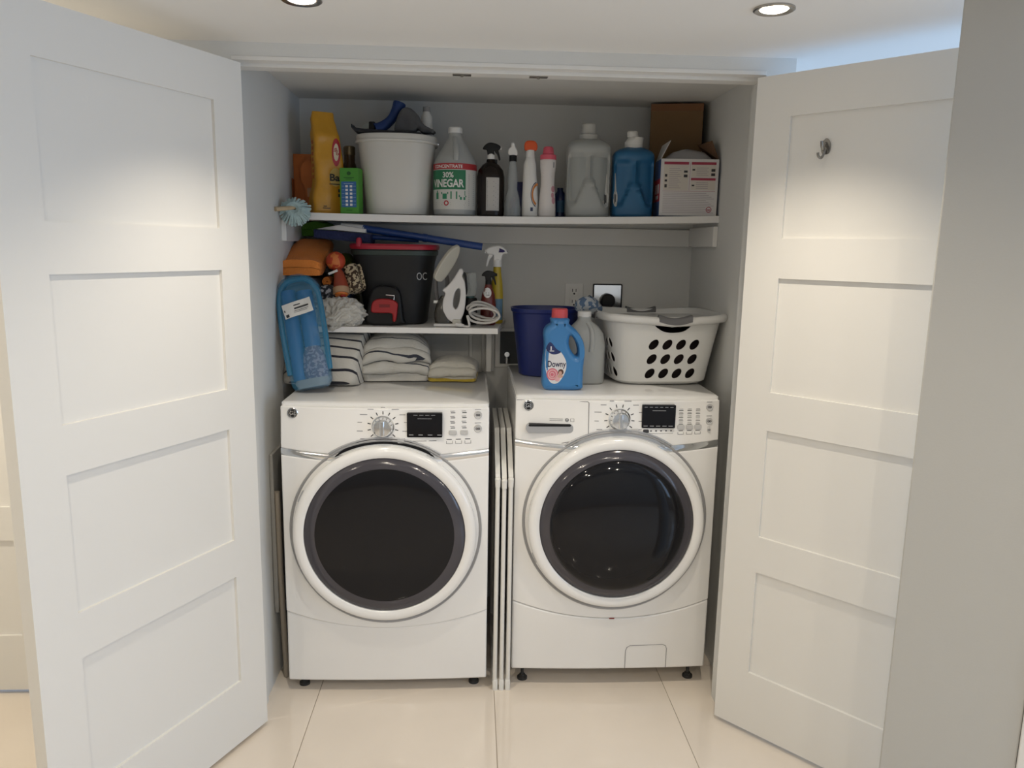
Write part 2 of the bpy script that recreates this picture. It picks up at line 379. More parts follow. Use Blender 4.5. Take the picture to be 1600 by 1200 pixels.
def machine(name, label, loc, w, zb, zt, ze, zc, zs, cz, washer):
    """ze/zc: seam height at the edge / centre, zs: chrome strip height at the edge, cz: door centre"""
    hw = w/2
    T = thing(name, label, name, loc)
    q = lambda x: 1-(x/hw)**2
    def yf(x, z): return -(0.010+0.022*sst(zb, ze+0.05, z))*q(x)+0.014*sst(zs, zt, z)
    body_top = zt-0.016
    obj('body', MB().box(-hw+0.001, hw-0.001, 0.028, 0.70, zb+0.004, body_top), APPL, T, bevel=0.004)
    gap = 0.0022 if washer else 0.0
    lo = front_slab(hw, lambda x: zb, lambda x: zc+(ze-zc)*(x/hw)**2-gap, (lambda x, z: yf(x, z)) if washer else (lambda x, z: yf(x, z)+0.0035*sst(zb, ze, z)), 0.03)
    obj('lower_panel', lo, APPL, T, bevel=0.006, seg=3)
    zl = lambda x: zs-0.022*q(x)
    obj('front_panel', front_slab(hw, lambda x: zc+(ze-zc)*(x/hw)**2, lambda x: zl(x), yf, 0.03), APPL, T, bevel=0.003, seg=2)
    obj('chrome_strip', front_slab(hw-0.0005, lambda x: zl(x), lambda x: zl(x)+0.024, lambda x, z: yf(x, z)+0.002-0.003*math.sin(PI*max(0, min(1, (z-zl(x))/0.024))), 0.03, nzz=8), CHROME, T, smooth=60)
    con = front_slab(hw, lambda x: zl(x)+0.024, lambda x: zt-0.014, yf, 0.03)
    obj('console', con, APPL, T, bevel=0.004, seg=3)
    obj('top_panel', MB().loft([ring(zt-0.015, hw, 0.341, 0, 0.361, 60, 80), ring(zt-0.004, hw, 0.341, 0, 0.361, 60, 80), ring(zt, hw-0.006, 0.333, 0, 0.363, 60, 80)]), APPL, T, smooth=50)
    # levelling feet
    for sx in (-1, 1):
        for y in (0.05, 0.62):
            obj('foot', MB().loft([ring(0, 0.019, 0.019, sx*(hw-0.045), y, n=20), ring(0.008, 0.019, 0.019, sx*(hw-0.045), y, n=20), ring(0.012, 0.011, 0.011, sx*(hw-0.045), y, n=20), ring(0.018, 0.011, 0.011, sx*(hw-0.045), y, n=20), ring(0.019, 0.006, 0.006, sx*(hw-0.045), y, n=20), ring(zb+0.02, 0.006, 0.006, sx*(hw-0.045), y, n=20)]), RUBBER, T)
    # dished bezel and door
    R, RG, RW = (0.311, 0.273, 0.238) if washer else (0.314, 0.277, 0.239)
    bz = cz+0.003
    fol = lambda x, y, z: (x, y+0.9*(yf(x, z)-yf(0, z)), z)
    obj('door_bezel', MB().lathe_y([(R+0.020, 0.02), (R+0.020, -0.032), (R+0.017, -0.0350), (R+0.011, -0.031), (R-0.002, -0.017), (R-0.03, -0.014)], 0, bz, 96).warp(fol), mat('bezel_shade_grey', (0.34, 0.34, 0.345), 0.35), T, smooth=40)  # grey carries the shade of the dish, put into the colour
    pk = []
    for i in range(33):
        a = math.radians(58+64*i/32); ww = 0.0015+0.020*math.sin(PI*i/32)**0.8
        pk.append([(rr_*math.cos(a), yf(rr_*math.cos(a), bz+rr_*math.sin(a))-dy_, bz+rr_*math.sin(a)) for rr_, dy_ in ((R+0.004, 0.003), (R+0.004+ww, 0.003), (R+0.004+ww, -0.01), (R+0.004, -0.01))])
    obj('grip_pocket', MB().loft(pk), BLACKG if not washer else SATIN, T, smooth=40)
    lip = [(math.radians(56+68*i/32)) for i in range(33)]
    obj('pocket_lip', MB().tube([((R+0.0245+0.0*a)*math.cos(a), yf((R+0.0245)*math.cos(a), bz+(R+0.0245)*math.sin(a))-0.002, bz+(R+0.0245)*math.sin(a)) for a in lip], 0.0032, 8), SATIN, T, smooth=60)
    dr = obj('door', MB().lathe_y([(R-0.02, 0.01), (R-0.002, 0.01), (R, -0.030), (R+0.001, -0.046), (R-0.004, -0.054), (R-0.014, -0.058), (RG+0.006, -0.057), (RG, -0.053), (RG-0.001, -0.040)], 0, cz, 96), APPL, T, smooth=40)
    if washer:
        obj('door_rim_glass', MB().lathe_y([(RG, -0.046), (RG-0.004, -0.053), (RW+0.01, -0.062), (RW, -0.0645)], 0, cz, 96), RINGG, dr, smooth=60)
        prof = [(RW, -0.0645)]+[(RW*math.cos(a), -0.0645-0.040*math.sin(a)) for a in [i*PI/2/14 for i in range(1, 14)]]+[(0.00002, -0.1045)]
        obj('door_glass', MB().lathe_y(prof, 0, cz, 96), BLACKG, dr, smooth=60)
    else:
        obj('door_rim_glass', MB().lathe_y([(RG, -0.046), (RG-0.004, -0.052), (RW, -0.0545)], 0, cz, 96), RINGG, dr, smooth=60)
        prof = [(RW, -0.0545), (RW*0.97, -0.0555), (RW*0.7, -0.058), (RW*0.4, -0.0595), (0.00002, -0.060)]
        obj('door_glass', MB().lathe_y(prof, 0, cz, 96), BLACKG, dr, smooth=60)
    # hidden grip notch in the door edge
    for a in ((150, 158) if not washer else (200, 207)), :
        aa = [math.radians(a[0]+(a[1]-a[0])*i/6) for i in range(7)]
        obj('door_grip', MB().tube([((R+0.002)*math.cos(t), -0.040, cz+(R+0.002)*math.sin(t)) for t in aa], 0.004, 6), SATIN, dr)
    return T, con.bvh(), yf
def knob(T, bvh, x, z, n_tick, a0, a1):
    y = bvh.ray_cast(Vector((x, -3, z)), Vector((0, 1, 0)))[0].y
    k = obj('dial', MB().lathe_y([(0.038, y+0.002), (0.038, y-0.004), (0.034, y-0.008), (0.030, y-0.026), (0.027, y-0.029), (0.00002, y-0.030)], x, z, 40), CHROME, T, smooth=30)
    obj('dial_grip', MB().box(x-0.0075, x+0.0075, y-0.036, y-0.028, z-0.027, z+0.027), CHROME, k, bevel=0.003)
    t = MB(); words = MB()
    for i in range(n_tick):
        a = math.radians(a0+(a1-a0)*i/(n_tick-1)); c, s = math.cos(a), math.sin(a)
        q = [(x+c*r-s*o, 0, z+s*r+c*o) for r, o in ((0.042, -0.0016), (0.053, -0.0016), (0.053, 0.0016), (0.042, 0.0016))]
        t.add(q, [(0, 1, 2, 3)])
        wx, wz = x+c*0.068+(0.012 if c > 0.2 else -0.012 if c < -0.2 else 0), z+s*0.066
        wl = 0.0075+0.005*((i*7) % 3)/2
        words.add(patch(wx-wl, wx+wl, wz-0.0012, wz+0.0012).v, [(0, 1, 3, 2)])
    printed('dial_ticks', t, INK, T, bvh); printed('dial_words', words, GREYINK, T, bvh)
def pbox(m, bvh, x0, x1, z0, z1, proud):
    y = min(bvh.ray_cast(Vector((a, -3, b)), Vector((0, 1, 0)))[0].y for a in (x0, (x0+x1)/2, x1) for b in (z0, z1))
    return m.prism_y(rrect(x0, x1, z0, z1, min(0.0035, min(x1-x0, z1-z0)*0.28), 3), y-proud, y+0.014)
def bars(rects):
    m = MB()
    for x0, x1, z0, z1 in rects: m.add([(x0, 0, z0), (x1, 0, z0), (x1, 0, z1), (x0, 0, z1)], [(0, 1, 2, 3)])
    return m
def badge(T, bvh, x, z):
    y = bvh.ray_cast(Vector((x, -3, z)), Vector((0, 1, 0)))[0].y
    b = obj('badge', MB().lathe_y([(0.0185, y+0.002), (0.0185, y-0.003), (0.0165, y-0.0045), (0.0155, y-0.003)], x, z, 32), CHROME, T)
    obj('badge_face', MB().lathe_y([(0.0160, y-0.0030), (0.00002, y-0.0032)], x, z, 32), BLACKP, b)
    g = join(text_mb('GE', 0.019, x, z, bold=0.02, shear=0.2), disc2(x, z, 0.0150, r_in=0.9))
    for a in range(4):
        t = math.radians(45+90*a); g.add(disc2(x+0.0118*math.cos(t), z+0.0118*math.sin(t), 0.0028, n=10, r_in=0.55).v, disc2(0, 0, 1, n=10, r_in=0.55).f)
    g.warp(lambda X, Y, Z: (X, y-0.0040, Z)); obj('monogram', g.mesh('monogram', fix=False), CHROME, b, smooth=0)
def round_btn(T, bvh, x, z, r):
    y = bvh.ray_cast(Vector((x, -3, z)), Vector((0, 1, 0)))[0].y
    b = obj('round_button', MB().lathe_y([(r, y+0.002), (r, y-0.003), (r*0.9, y-0.005), (r*0.8, y-0.0042), (0.00002, y-0.0042)], x, z, 28), BTN, T)
    m = join(disc2(x-r*0.25, z, r*0.3, n=12, r_in=0.5), disc2(x+r*0.28, z, r*0.3, n=12, r_in=0.5)); m.warp(lambda X, Y, Z: (X, y-0.0049, Z))
    obj('symbol', m.mesh('symbol', fix=False), INK, b, smooth=0)
    printed('caption', bars([(x-r*0.8, x+r*0.8, z+r*1.35, z+r*1.5)]), GREYINK, T, bvh)

dryer, DB, _ = machine('dryer', 'white front-loading dryer with flat dark door under the folded towels', (-0.381, 0.20, 0), 0.712, 0.044, 1.066, 0.312, 0.257, 0.884, 0.611, False)
badge(dryer, DB, -0.313, 1.030); knob(dryer, DB, -0.005, 0.990, 13, -65, 245)
dsp = obj('display', pbox(MB(), DB, 0.076, 0.196, 0.955, 1.040, 0.003), BLACKG, dryer)
dy = min(v.co.y for v in dsp.data.vertices)-0.0006
def on_plane(name, m, material, parent, y): obj(name, m.warp(lambda X, Y, Z: (X, y, Z)).mesh(name, fix=False), material, parent, smooth=0)['kind'] = 'stuff'
on_plane('readout', bars([(0.098+0.02*i, 0.112+0.02*i, 1.031, 1.0325) for i in range(4)]+[(0.112, 0.160, 1.019, 1.0205)]+[(0.083+0.032*i, 0.098+0.032*i, 0.962, 0.9645) for i in range(4)]), mat('display_print', (0.35, 0.36, 0.38), 0.6), dsp, dy)
r = []
for cx in (0.231, 0.270):
    for i in range(4): r += [(cx-0.007, cx+0.008, 1.035-0.0175*i, 1.0375-0.0175*i), (cx-0.009, cx+0.006, 1.041-0.0175*i, 1.0425-0.0175*i)]
r += [(0.094, 0.142, 0.9405, 0.9420), (0.150, 0.176, 0.9405, 0.9420)]
printed('indicator_print', bars(r), INK, dryer, DB)
for cx in (0.231, 0.270): obj('button', pbox(MB(), DB, cx-0.013, cx+0.013, 0.961, 0.976, 0.003), BTN, dryer, bevel=0.001)
obj('button', pbox(MB(), DB, 0.044, 0.066, 0.934, 0.951, 0.003), BTN, dryer, bevel=0.001)
for cx in (0.220, 0.251, 0.283): printed('tray_icon', join(bars([(cx-0.010, cx+0.010, 0.930, 0.9312), (cx-0.011, cx-0.0098, 0.930, 0.940), (cx+0.0098, cx+0.011, 0.930, 0.940), (cx-0.010, cx+0.008, 0.9440, 0.9465)])), INK, dryer, DB)
round_btn(dryer, DB, 0.317, 1.027, 0.0135); round_btn(dryer, DB, 0.317, 0.980, 0.0135)

washer, WB, wyf = machine('washer', 'white front-loading washer with domed door under the laundry basket', (0.427, 0.22, 0), 0.72, 0.068, 1.094, 0.338, 0.278, 0.914, 0.642, True)
badge(washer, WB, -0.316, 1.058); knob(washer, WB, -0.001, 1.016, 12, -60, 240)
dsp = obj('display', pbox(MB(), WB, 0.077, 0.194, 0.987, 1.069, 0.003), BLACKG, washer)
dy = min(v.co.y for v in dsp.data.vertices)-0.0006
on_plane('readout', bars([(0.084+0.018*i, 0.095+0.018*i, 1.060, 1.0618) for i in range(6)]+[(0.112, 0.160, 1.048, 1.0495)]+[(0.083+0.022*i, 0.098+0.022*i, 0.993, 0.9955) for i in range(5)]), MATS['display_print'], dsp, dy)
r = []
for cx in (0.218, 0.249, 0.280):
    for i in range(5): r += [(cx-0.008, cx+0.008, 1.045-0.012*i, 1.0470-0.012*i), (cx-0.007, cx+0.007, 1.0505-0.012*i, 1.0515-0.012*i)]
    r += [(cx-0.010, cx+0.010, 0.962, 0.9632), (cx-0.011, cx-0.0098, 0.962, 0.971), (cx+0.0098, cx+0.011, 0.962, 0.971), (cx-0.008, cx+0.008, 0.9745, 0.9765)]
r += [(0.108+0.018*i, 0.114+0.018*i, 0.974, 0.978) for i in range(5)]+[(0.104, 0.190, 0.9665, 0.9675)]
printed('indicator_print', bars(r), INK, washer, WB)
for cx in (0.218, 0.249, 0.280): obj('button', pbox(MB(), WB, cx-0.013, cx+0.013, 0.981, 0.9955, 0.003), BTN, washer, bevel=0.001)
obj('button', pbox(MB(), WB, 0.041, 0.066, 0.967, 0.983, 0.003), BTN, washer, bevel=0.001)
obj('button', pbox(MB(), WB, 0.083, 0.103, 0.970, 0.981, 0.003), INK, washer, bevel=0.001)
round_btn(washer, WB, 0.322, 1.056, 0.0125); round_btn(washer, WB, 0.322, 1.007, 0.0125); round_btn(washer, WB, 0.322, 0.976, 0.007)
# detergent drawer with recessed pull
def yw(x, z): return WB.ray_cast(Vector((x, -3, z)), Vector((0, 1, 0)))[0].y
seam = [(-0.357, 1.076), (-0.112, 1.076), (-0.108, 1.072), (-0.108, 0.958), (-0.116, 0.946), (-0.20, 0.930)]
printed('drawer_seam', MB().tube([(x, yw(x, z)-0.0002, z) for x, z in seam], 0.0014, 6), GREYINK, washer)
pl = obj('drawer_pull', MB().prism_y(rrect(-0.324, -0.161, 0.966, 0.997, 0.013, 6), yw(-0.165, 0.97)-0.001, yw(-0.24, 0.98)+0.02), SATIN, washer)
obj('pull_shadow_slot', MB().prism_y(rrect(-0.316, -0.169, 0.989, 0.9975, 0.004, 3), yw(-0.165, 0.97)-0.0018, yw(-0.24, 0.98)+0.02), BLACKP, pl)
printed('drawer_print', join(bars([(-0.243, -0.197, 1.013, 1.0145), (-0.243, -0.197, 1.0075, 1.009), (-0.171, -0.158, 1.0055, 1.0062), (-0.171, -0.158, 1.0155, 1.0162), (-0.171, -0.170, 1.006, 1.016), (-0.159, -0.158, 1.006, 1.016)]), disc2(-0.183, 1.011, 0.0065, n=16, r_in=0.7), bars([(-0.1865, -0.1795, 1.0095, 1.0125)])), INK, washer, WB)
# filter flap at the bottom of the lower panel
fl = [(0.060, 0.070), (0.060, 0.143), (0.064, 0.156), (0.075, 0.163), (0.196, 0.165), (0.208, 0.160), (0.213, 0.148), (0.213, 0.070)]
printed('filter_flap_seam', MB().tube([(x, wyf(x, z)-0.0004, z) for x, z in fl], 0.0012, 6), GREYINK, washer)
printed('red_clip', MB().box(-0.008, 0.010, wyf(0, 0.28)-0.0025, wyf(0, 0.28), 0.2755, 0.2795), mat('dull_red', (0.25, 0.03, 0.02), 0.5), washer)

# ------------------------------------------------------------------ fixed fittings of the closet
def sag(x): return 1.711+0.010*((x+0.06)/0.83)**2+0.006*(x+0.06)/0.83
sh = MB(); xs = [XL+0.0005+(XR-XL-0.001)*i/30 for i in range(31)]
sh.loft([[(x, 0.600, sag(x)-0.026), (x, YB-0.0005, sag(x)-0.026+0.003), (x, YB-0.0005, sag(x)+0.003), (x, 0.600, sag(x))] for x in xs])
tag(obj('wall_shelf', sh, SHELFW, smooth=20), 'long white sagging shelf carrying the bottles and jugs', 'shelf')
struct(obj('trim_3', MB().box(XL+0.0005, XR-0.0005, YB-0.019, YB-0.0003, 1.611, 1.683).box(XR-0.019, XR-0.0003, 0.605, YB-0.019, 1.612, 1.690).box(XL+0.0003, XL+0.019, 0.585, YB-0.019, 1.606, 1.684), TRIMW, bevel=0.002))
ls = thing('low_shelf', 'short white shelf above the dryer with cleaning tools on it', 'shelf', (0, 0, 0))
obj('board', MB().loft([[(XL+0.001, 0.55, z), (0.012, 0.55, z), (0.055, YB-0.001, z), (XL+0.001, YB-0.001, z)] for z in (1.268, 1.290)]), SHELFW, ls, bevel=0.0015)
obj('bracket', MB().box(-0.028, -0.004, 0.84, YB-0.001, 1.075, 1.267), TRIMW, ls, bevel=0.003)
obj('bracket_plate', MB().box(-0.045, 0.010, YB-0.012, YB-0.001, 1.060, 1.267).box(-0.034, -0.029, YB-0.016, YB-0.011, 1.07, 1.26).box(-0.003, 0.002, YB-0.016, YB-0.011, 1.07, 1.26), TRIMW, ls, bevel=0.002)
ap = thing('access_panel', 'grey framed access panel on the wall under the short shelf', 'wall panel', (-0.20, YB-0.001, 1.02))
obj('panel_frame', plate([rrect(-0.115, 0.115, 0, 0.215, 0.004), rrect(-0.100, 0.100, 0.014, 0.200, 0.003)], 0.006, 0.002).warp(lambda x, y, z: (x, y-0.006, z)), TRIMW, ap)
obj('panel_leaf', MB().box(-0.099, 0.099, -0.006, -0.001, 0.015, 0.199), WALL, ap, bevel=0.001)
vb = thing('outlet_box', 'recessed washer supply box on the wall beside the blue bucket', 'supply box', (0.085, YB-0.001, 1.078))
obj('box_frame', plate([rrect(-0.072, 0.085, 0, 0.172, 0.006), rrect(-0.050, 0.066, 0.016, 0.158, 0.003)], 0.005, 0.002).warp(lambda x, y, z: (x, y-0.005, z)), TRIMW, vb)
obj('box_recess', MB().box(-0.050, 0.066, -0.004, -0.001, 0.016, 0.158), mat('dark_recess', (0.06, 0.065, 0.07), 0.6), vb, smooth=0)
obj('valve', MB().cyl((-0.02, -0.03, 0.06), (-0.02, -0.004, 0.06), 0.011, n=16).cyl((-0.02, -0.022, 0.06), (-0.02, -0.022, 0.02), 0.008, n=14), CHROME, vb)
ou = thing('wall_outlet', 'white double wall socket beside the chrome plate', 'outlet', (0.353, YB-0.001, 1.336))
obj('cover_plate', plate([rrect(-0.039, 0.039, 0, 0.112, 0.005)], 0.003, 0.002).warp(lambda x, y, z: (x, y-0.003, z)), WHITEP, ou)
for z in (0.030, 0.078):
    rc = obj('receptacle', plate([rrect(-0.019, 0.019, z-0.019, z+0.019, 0.010)], 0.002, 0.001).warp(lambda x, y, z: (x, y-0.0075, z)), TRIMW, ou)
    printed('slots', bars([(-0.009, -0.006, z-0.002, z+0.011), (0.006, 0.009, z-0.002, z+0.011)]).add(disc2(0, z-0.010, 0.004, n=12).v, disc2(0, 0, 1, n=12).f).warp(lambda x, y, zz: (x, -0.0101, zz)), INK, rc)
cp = thing('dryer_outlet', 'square chrome wall plate with a round black plug', 'outlet', (0.499, YB-0.001, 1.336))
obj('chrome_plate', plate([rrect(-0.060, 0.060, 0, 0.108, 0.004)], 0.003, 0.0015).warp(lambda x, y, z: (x, y-0.003, z)), CHROME, cp)
obj('plate_edge', plate([rrect(-0.064, 0.064, -0.004, 0.112, 0.005), rrect(-0.059, 0.059, 0.001, 0.107, 0.004)], 0.004, 0.001).warp(lambda x, y, z: (x, y-0.004, z)), BLACKP, cp)
pg = obj('plug', MB().lathe_y([(0.031, -0.006), (0.031, -0.030), (0.027, -0.036), (0.00002, -0.037)], 0.0, 0.040, 32), BLACKP, cp)
obj('plug_cord', MB().tube(smoothloop([(0, -0.03, 0.02), (0.0, -0.035, -0.03), (0.02, -0.03, -0.10), (0.03, -0.02, -0.22)], 6, False), 0.010, 12), BLACKP, pg)
for x in (-0.124, 0.110):
    c = thing('ball_catch', 'small steel catch plate on the door head, nearer the ' + ('hookless door' if x < 0 else 'hooked door'), 'door catch', (x, 0.088, OPZ-0.0101), group='catch plates on the door head')
    obj('strike_plate', MB().box(-0.028, 0.028, -0.011, 0.011, -0.0025, 0), mat('catch_steel', (0.20, 0.19, 0.17), 0.4, metal=0.8), c, bevel=0.001)
    obj('ball_socket', MB().loft([ring(-0.0026, 0.006, n=16), ring(-0.006, 0.004, n=16), ring(-0.007, 0.001, n=16)]), mat('catch_steel', (0.20, 0.19, 0.17), 0.4, metal=0.8), c)
# coat hook on the inner face of the opened door
hu = 0.222; hx, hy = 0.762+math.sin(math.radians(42.14))*hu, -math.cos(math.radians(42.14))*hu
hook_m = mat('hook_steel', (0.30, 0.29, 0.27), 0.25, metal=1)
hk = thing('coat_hook', 'small chrome double hook on the opened door panel', 'hook', (hx, hy, 1.892), (0, 0, math.radians(-90+42.14)))
obj('back_plate', plate([smoothloop([(-0.010, -0.016), (0.010, -0.016), (0.013, 0.010), (0, 0.026), (-0.013, 0.010)], 4)], 0.002, 0.001).warp(lambda x, y, z: (x, y+0.0072, z)), hook_m, hk)
obj('hook_arm', MB().tube(smoothloop([(0, 0.006, 0.012), (0, -0.006, 0.004), (0.003, -0.018, -0.008), (0.004, -0.028, 0.000), (0.004, -0.032, 0.014)], 5, False), [0.0042]*21, 10).tube(smoothloop([(0, 0.006, -0.006), (0, -0.004, -0.018), (-0.002, -0.014, -0.030), (-0.006, -0.024, -0.026), (-0.007, -0.027, -0.016)], 5, False), 0.0036, 10), hook_m, hk)

# ------------------------------------------------------------------ between and beside the machines
rack_m = mat('rack_white', (0.74, 0.73, 0.69), 0.35)
rk = thing('drying_rack', 'folded white tubular drying rack standing between washer and dryer', 'drying rack', (0.0305, 0.20, 0))
for i, x in enumerate((-0.024, 0.0, 0.024)):
    zt = 0.775 if i != 1 else 0.77
    obj('tube', MB().cyl((x, 0, 0.035), (x*0.95, 0.0, zt), 0.0078, n=14), rack_m, rk)
    obj('foot_cap', MB().loft([ring(0.0, 0.0095, 0.012, x*0.95, 0, 4, 20), ring(0.034, 0.0098, 0.012, x*0.95, 0, 4, 20), ring(0.040, 0.008, 0.009, x*0.95, 0, 3, 20)]), rack_m, rk)
    obj('joint', MB().loft([ring(zt-0.004, 0.0090, 0.011, x*0.95, 0, 3, 20), ring(zt+0.026, 0.0100, 0.012, x*0.95, 0, 3, 20), ring(zt+0.031, 0.006, 0.007, x*0.95, 0, 3, 20)]), rack_m, rk)
    obj('wing_bar', MB().loft([[(x*0.95-0.0085, y, z), (x*0.95+0.0085, y, z), (x*0.95+0.0085, y+0.006, z+0.012), (x*0.95-0.0085, y+0.006, z+0.012)] for y, z in ((0.004, zt+0.025), (0.17, 0.905), (0.19, 0.925), (0.55, 0.925))]), rack_m, rk, smooth=0)
    obj('rear_tube', MB().cyl((x*0.95, 0.55, 0.012), (x*0.95, 0.545, 0.935), 0.0078, n=12), rack_m, rk)
for x in (-0.026, 0.026): obj('floor_rail', MB().tube([(x, 0.012, 0.02), (x, 0.30, 0.018), (x, 0.55, 0.02)], 0.0075, 10), rack_m, rk)
ib_m = mat('board_grey', (0.33, 0.32, 0.30), 0.6, var=0.08)
ib = thing('ironing_board', 'thin grey folded board squeezed between wall and dryer', 'board', (-0.789, 0.30, 0))
obj('board', MB().loft([[(-0.012, -0.012, 0.26), (0.002, -0.012, 0.26), (0.002, 0.40, 0.26), (-0.012, 0.40, 0.26)], [(-0.012, -0.018, 0.30), (0.004, -0.018, 0.30), (0.004, 0.40, 0.30), (-0.012, 0.40, 0.30)], [(-0.013, -0.01, 0.86), (-0.001, -0.01, 0.86), (-0.001, 0.40, 0.86), (-0.013, 0.40, 0.86)]]), ib_m, ib, bevel=0.003)
for y in (0.0, 0.36): obj('leg', MB().tube([(0.020, y, 0.001), (0.010, y, 0.42), (0.009, y, 0.72)], 0.0105, 12), mat('beige_tube', (0.30, 0.26, 0.21), 0.45), ib)

# ------------------------------------------------------------------ upper shelf
def SZ(x, y): return sag(x)+0.003*(y-0.6)/0.36+0.0004
def trigger_head(T, z, s, d, mh, mt, mc, cr=0.014):
    """collar, head and trigger of a spray bottle; d=+1: nozzle to +x"""
    obj('collar', MB().loft([ring(z, cr*s, n=20), ring(z+0.020*s, cr*s*0.96, n=20), ring(z+0.024*s, cr*s*0.7, n=20)]), mc, T)
    pr = smoothloop([(-0.024, 0.052), (-0.030, 0.040), (-0.016, 0.036), (-0.011, 0.018), (0.011, 0.018), (0.012, 0.034), (0.030, 0.038), (0.034, 0.050), (0.016, 0.060), (-0.008, 0.062)], 5)
    obj('spray_head', plate([[(d*x*s, z+h*s) for x, h in pr]], 0.010*s, 0.004*s), mh, T)
    tr = smoothloop([(0.014, 0.040), (0.024, 0.040), (0.030, 0.024), (0.034, 0.004), (0.029, 0.002), (0.023, 0.020), (0.015, 0.030)], 4)
    obj('trigger', plate([[(d*x*s, z+h*s) for x, h in tr]], 0.006*s, 0.002*s), mt, T)
    obj('nozzle', MB().cyl((d*0.030*s, 0, z+0.045*s), (d*0.038*s, 0, z+0.045*s), 0.0065*s, n=14), mc, T)

# duster hanging off the shelf end
du = thing('hand_duster', 'pale aqua fringed hand duster with wooden handle hanging by the wall', 'duster', (-0.742, 0.575, 1.724))
aq = mat('aqua_fringe', (0.42, 0.55, 0.55), 0.95, var=0.15, vscale=30)
fr = MB(); rnd = random.Random(3)
for ly in range(3):
    for i in range(40):
        a = 2*PI*i/40+rnd.uniform(-.06, .06)+ly*0.05; ln = 0.050+rnd.uniform(-.008, .010); c, s = math.cos(a), math.sin(a); t = Vector((-s, 0, c))
        y = -0.012*ly; wd = 0.0032; dr = rnd.uniform(0.004, 0.02)
        pts = [Vector((c*r, y-0.018*math.sin(min(1, r/0.045)*PI*0.8)+dr*(r/ln)**2, s*r*0.92-0.012*(r/ln)**2)) for r in (0.006, 0.018, 0.030, 0.042, ln)]
        rg = [[p-t*wd, p-t*wd+Vector((0, -0.003, 0)), p+t*wd+Vector((0, -0.003, 0)), p+t*wd] for p in pts]
        fr.loft(rg)
obj('fringe', fr, aq, du, smooth=0)['kind'] = 'stuff'
obj('fringe_core', body([(-0.02, 0.018, 0.018), (-0.006, 0.030, 0.030), (0.010, 0.028, 0.028), (0.022, 0.012, 0.012)]).xf(Matrix.Rotation(PI/2, 4, 'X')), aq, du)
obj('handle', MB().tube([(0.015, -0.005, 0.006), (-0.02, -0.045, 0.0), (-0.056, -0.085, -0.006)], [0.0075, 0.0075, 0.0085], 14), mat('pale_wood', (0.55, 0.42, 0.26), 0.6, var=0.15, vscale=40), du)

# open orange carton
ob = thing('orange_carton', 'bright orange opened card carton behind the yellow bag', 'box', (-0.720, 0.725, SZ(-0.74, 0.74)), (0, 0, math.radians(0)))
om = mat('orange_card', (0.62, 0.17, 0.028), 0.6, var=0.08); om2 = mat('orange_card_dull', (0.40, 0.115, 0.03), 0.7)
obj('carton_back', MB().box(-0.081, 0.060, 0.086, 0.088, 0, 0.232), om, ob, smooth=0)
obj('carton_walls', MB().box(-0.081, -0.079, 0.05, 0.086, 0, 0.135).box(0.058, 0.060, 0.05, 0.086, 0, 0.15).box(-0.081, 0.060, 0.05, 0.086, 0, 0.002), om2, ob, smooth=0)
obj('carton_flap', MB().prism_y([(-0.022, 0.03), (-0.030, 0.10), (-0.046, 0.13), (-0.048, 0.175), (-0.034, 0.200), (0.055, 0.21), (0.055, 0.0), (-0.01, 0.0)], 0.054, 0.056), om, ob, smooth=0)
printed('warning_print', join(bars([(0.0, 0.022, 0.065, 0.10)]), ), mat('pale_orange_print', (0.55, 0.30, 0.16), 0.6), ob, loc=(-0.022, 0.0535, 0))

# yellow bag
bg = thing('powder_bag', 'tall yellow crumpled powder bag with red oval emblem', 'bag', (-0.652, 0.70, SZ(-0.652, 0.70)))
def bagring(z, hw, hd, cx, cy, e, rot):
    M = Matrix.Rotation(math.radians(rot), 3, 'Z'); return [tuple(M @ Vector((x, y, 0))+Vector((cx, cy, z))) for x, y, _ in ring(0, hw, hd, e=e, n=56)]
sp = [(0, .060, .040, 0, 0, 5), (.012, .064, .044, 0, 0, 6), (.05, .063, .044, 0, 0, 6), (.09, .058, .041, .003, 0, 6), (.13, .055, .038, .006, 0, 6), (.19, .054, .036, .004, 0, 6), (.25, .053, .034, .002, 0, 6), (.29, .051, .030, -.001, 0, 6), (.32, .046, .024, -.006, .004, 5), (.35, .044, .017, -.010, .004, 4), (.372, .042, .008, -.008, .002, 3), (.377, .040, .004, -.008, 0, 3)]
rg = []
for i in range(len(sp)-1):
    for k in range(4):
        t = k/4; q = [a+(b-a)*t for a, b in zip(sp[i], sp[i+1])]; rg.append(bagring(*q, 26))
rg.append(bagring(*sp[-1], 26))
bm_ = MB().loft(rg); bm_.warp(lambda x, y, z: (x+0.004*nz(x, y, z, 22), y+0.007*nz(x, y, z, 16, 3)*min(1, z/0.02), z))
ym = mat('yellow_film', (0.62, 0.30, 0.018), 0.38, var=0.12, vscale=14, bump=0.25, bscale=28)
obj('bag_body', bm_, ym, bg, smooth=60); bb = bm_.bvh()
printed('emblem_rim', disc2(0.043, 0.228, 0.015, 0.052, 28, 0.62), mat('emblem_red', (0.42, 0.02, 0.03), 0.45), bg, bb, 0.0016)
printed('emblem_face', disc2(0.043, 0.228, 0.0095, 0.033, 24), mat('cream_print', (0.70, 0.60, 0.42), 0.5), bg, bb, 0.0016)
printed('emblem_letters', text_mb('oda', 0.019, 0, 0, bold=0.02).xf(Matrix.Translation((0.043, 0, 0.230)) @ Matrix.Rotation(math.radians(70), 4, 'Y') @ Matrix.Rotation(PI, 4, 'Y')), MATS['emblem_red'], bg, bb, 0.0022)
printed('cream_field', disc2(0.040, 0.135, 0.022, 0.034, 24), mat('pale_yellow_print', (0.60, 0.44, 0.14), 0.5), bg, bb, 0.0014)
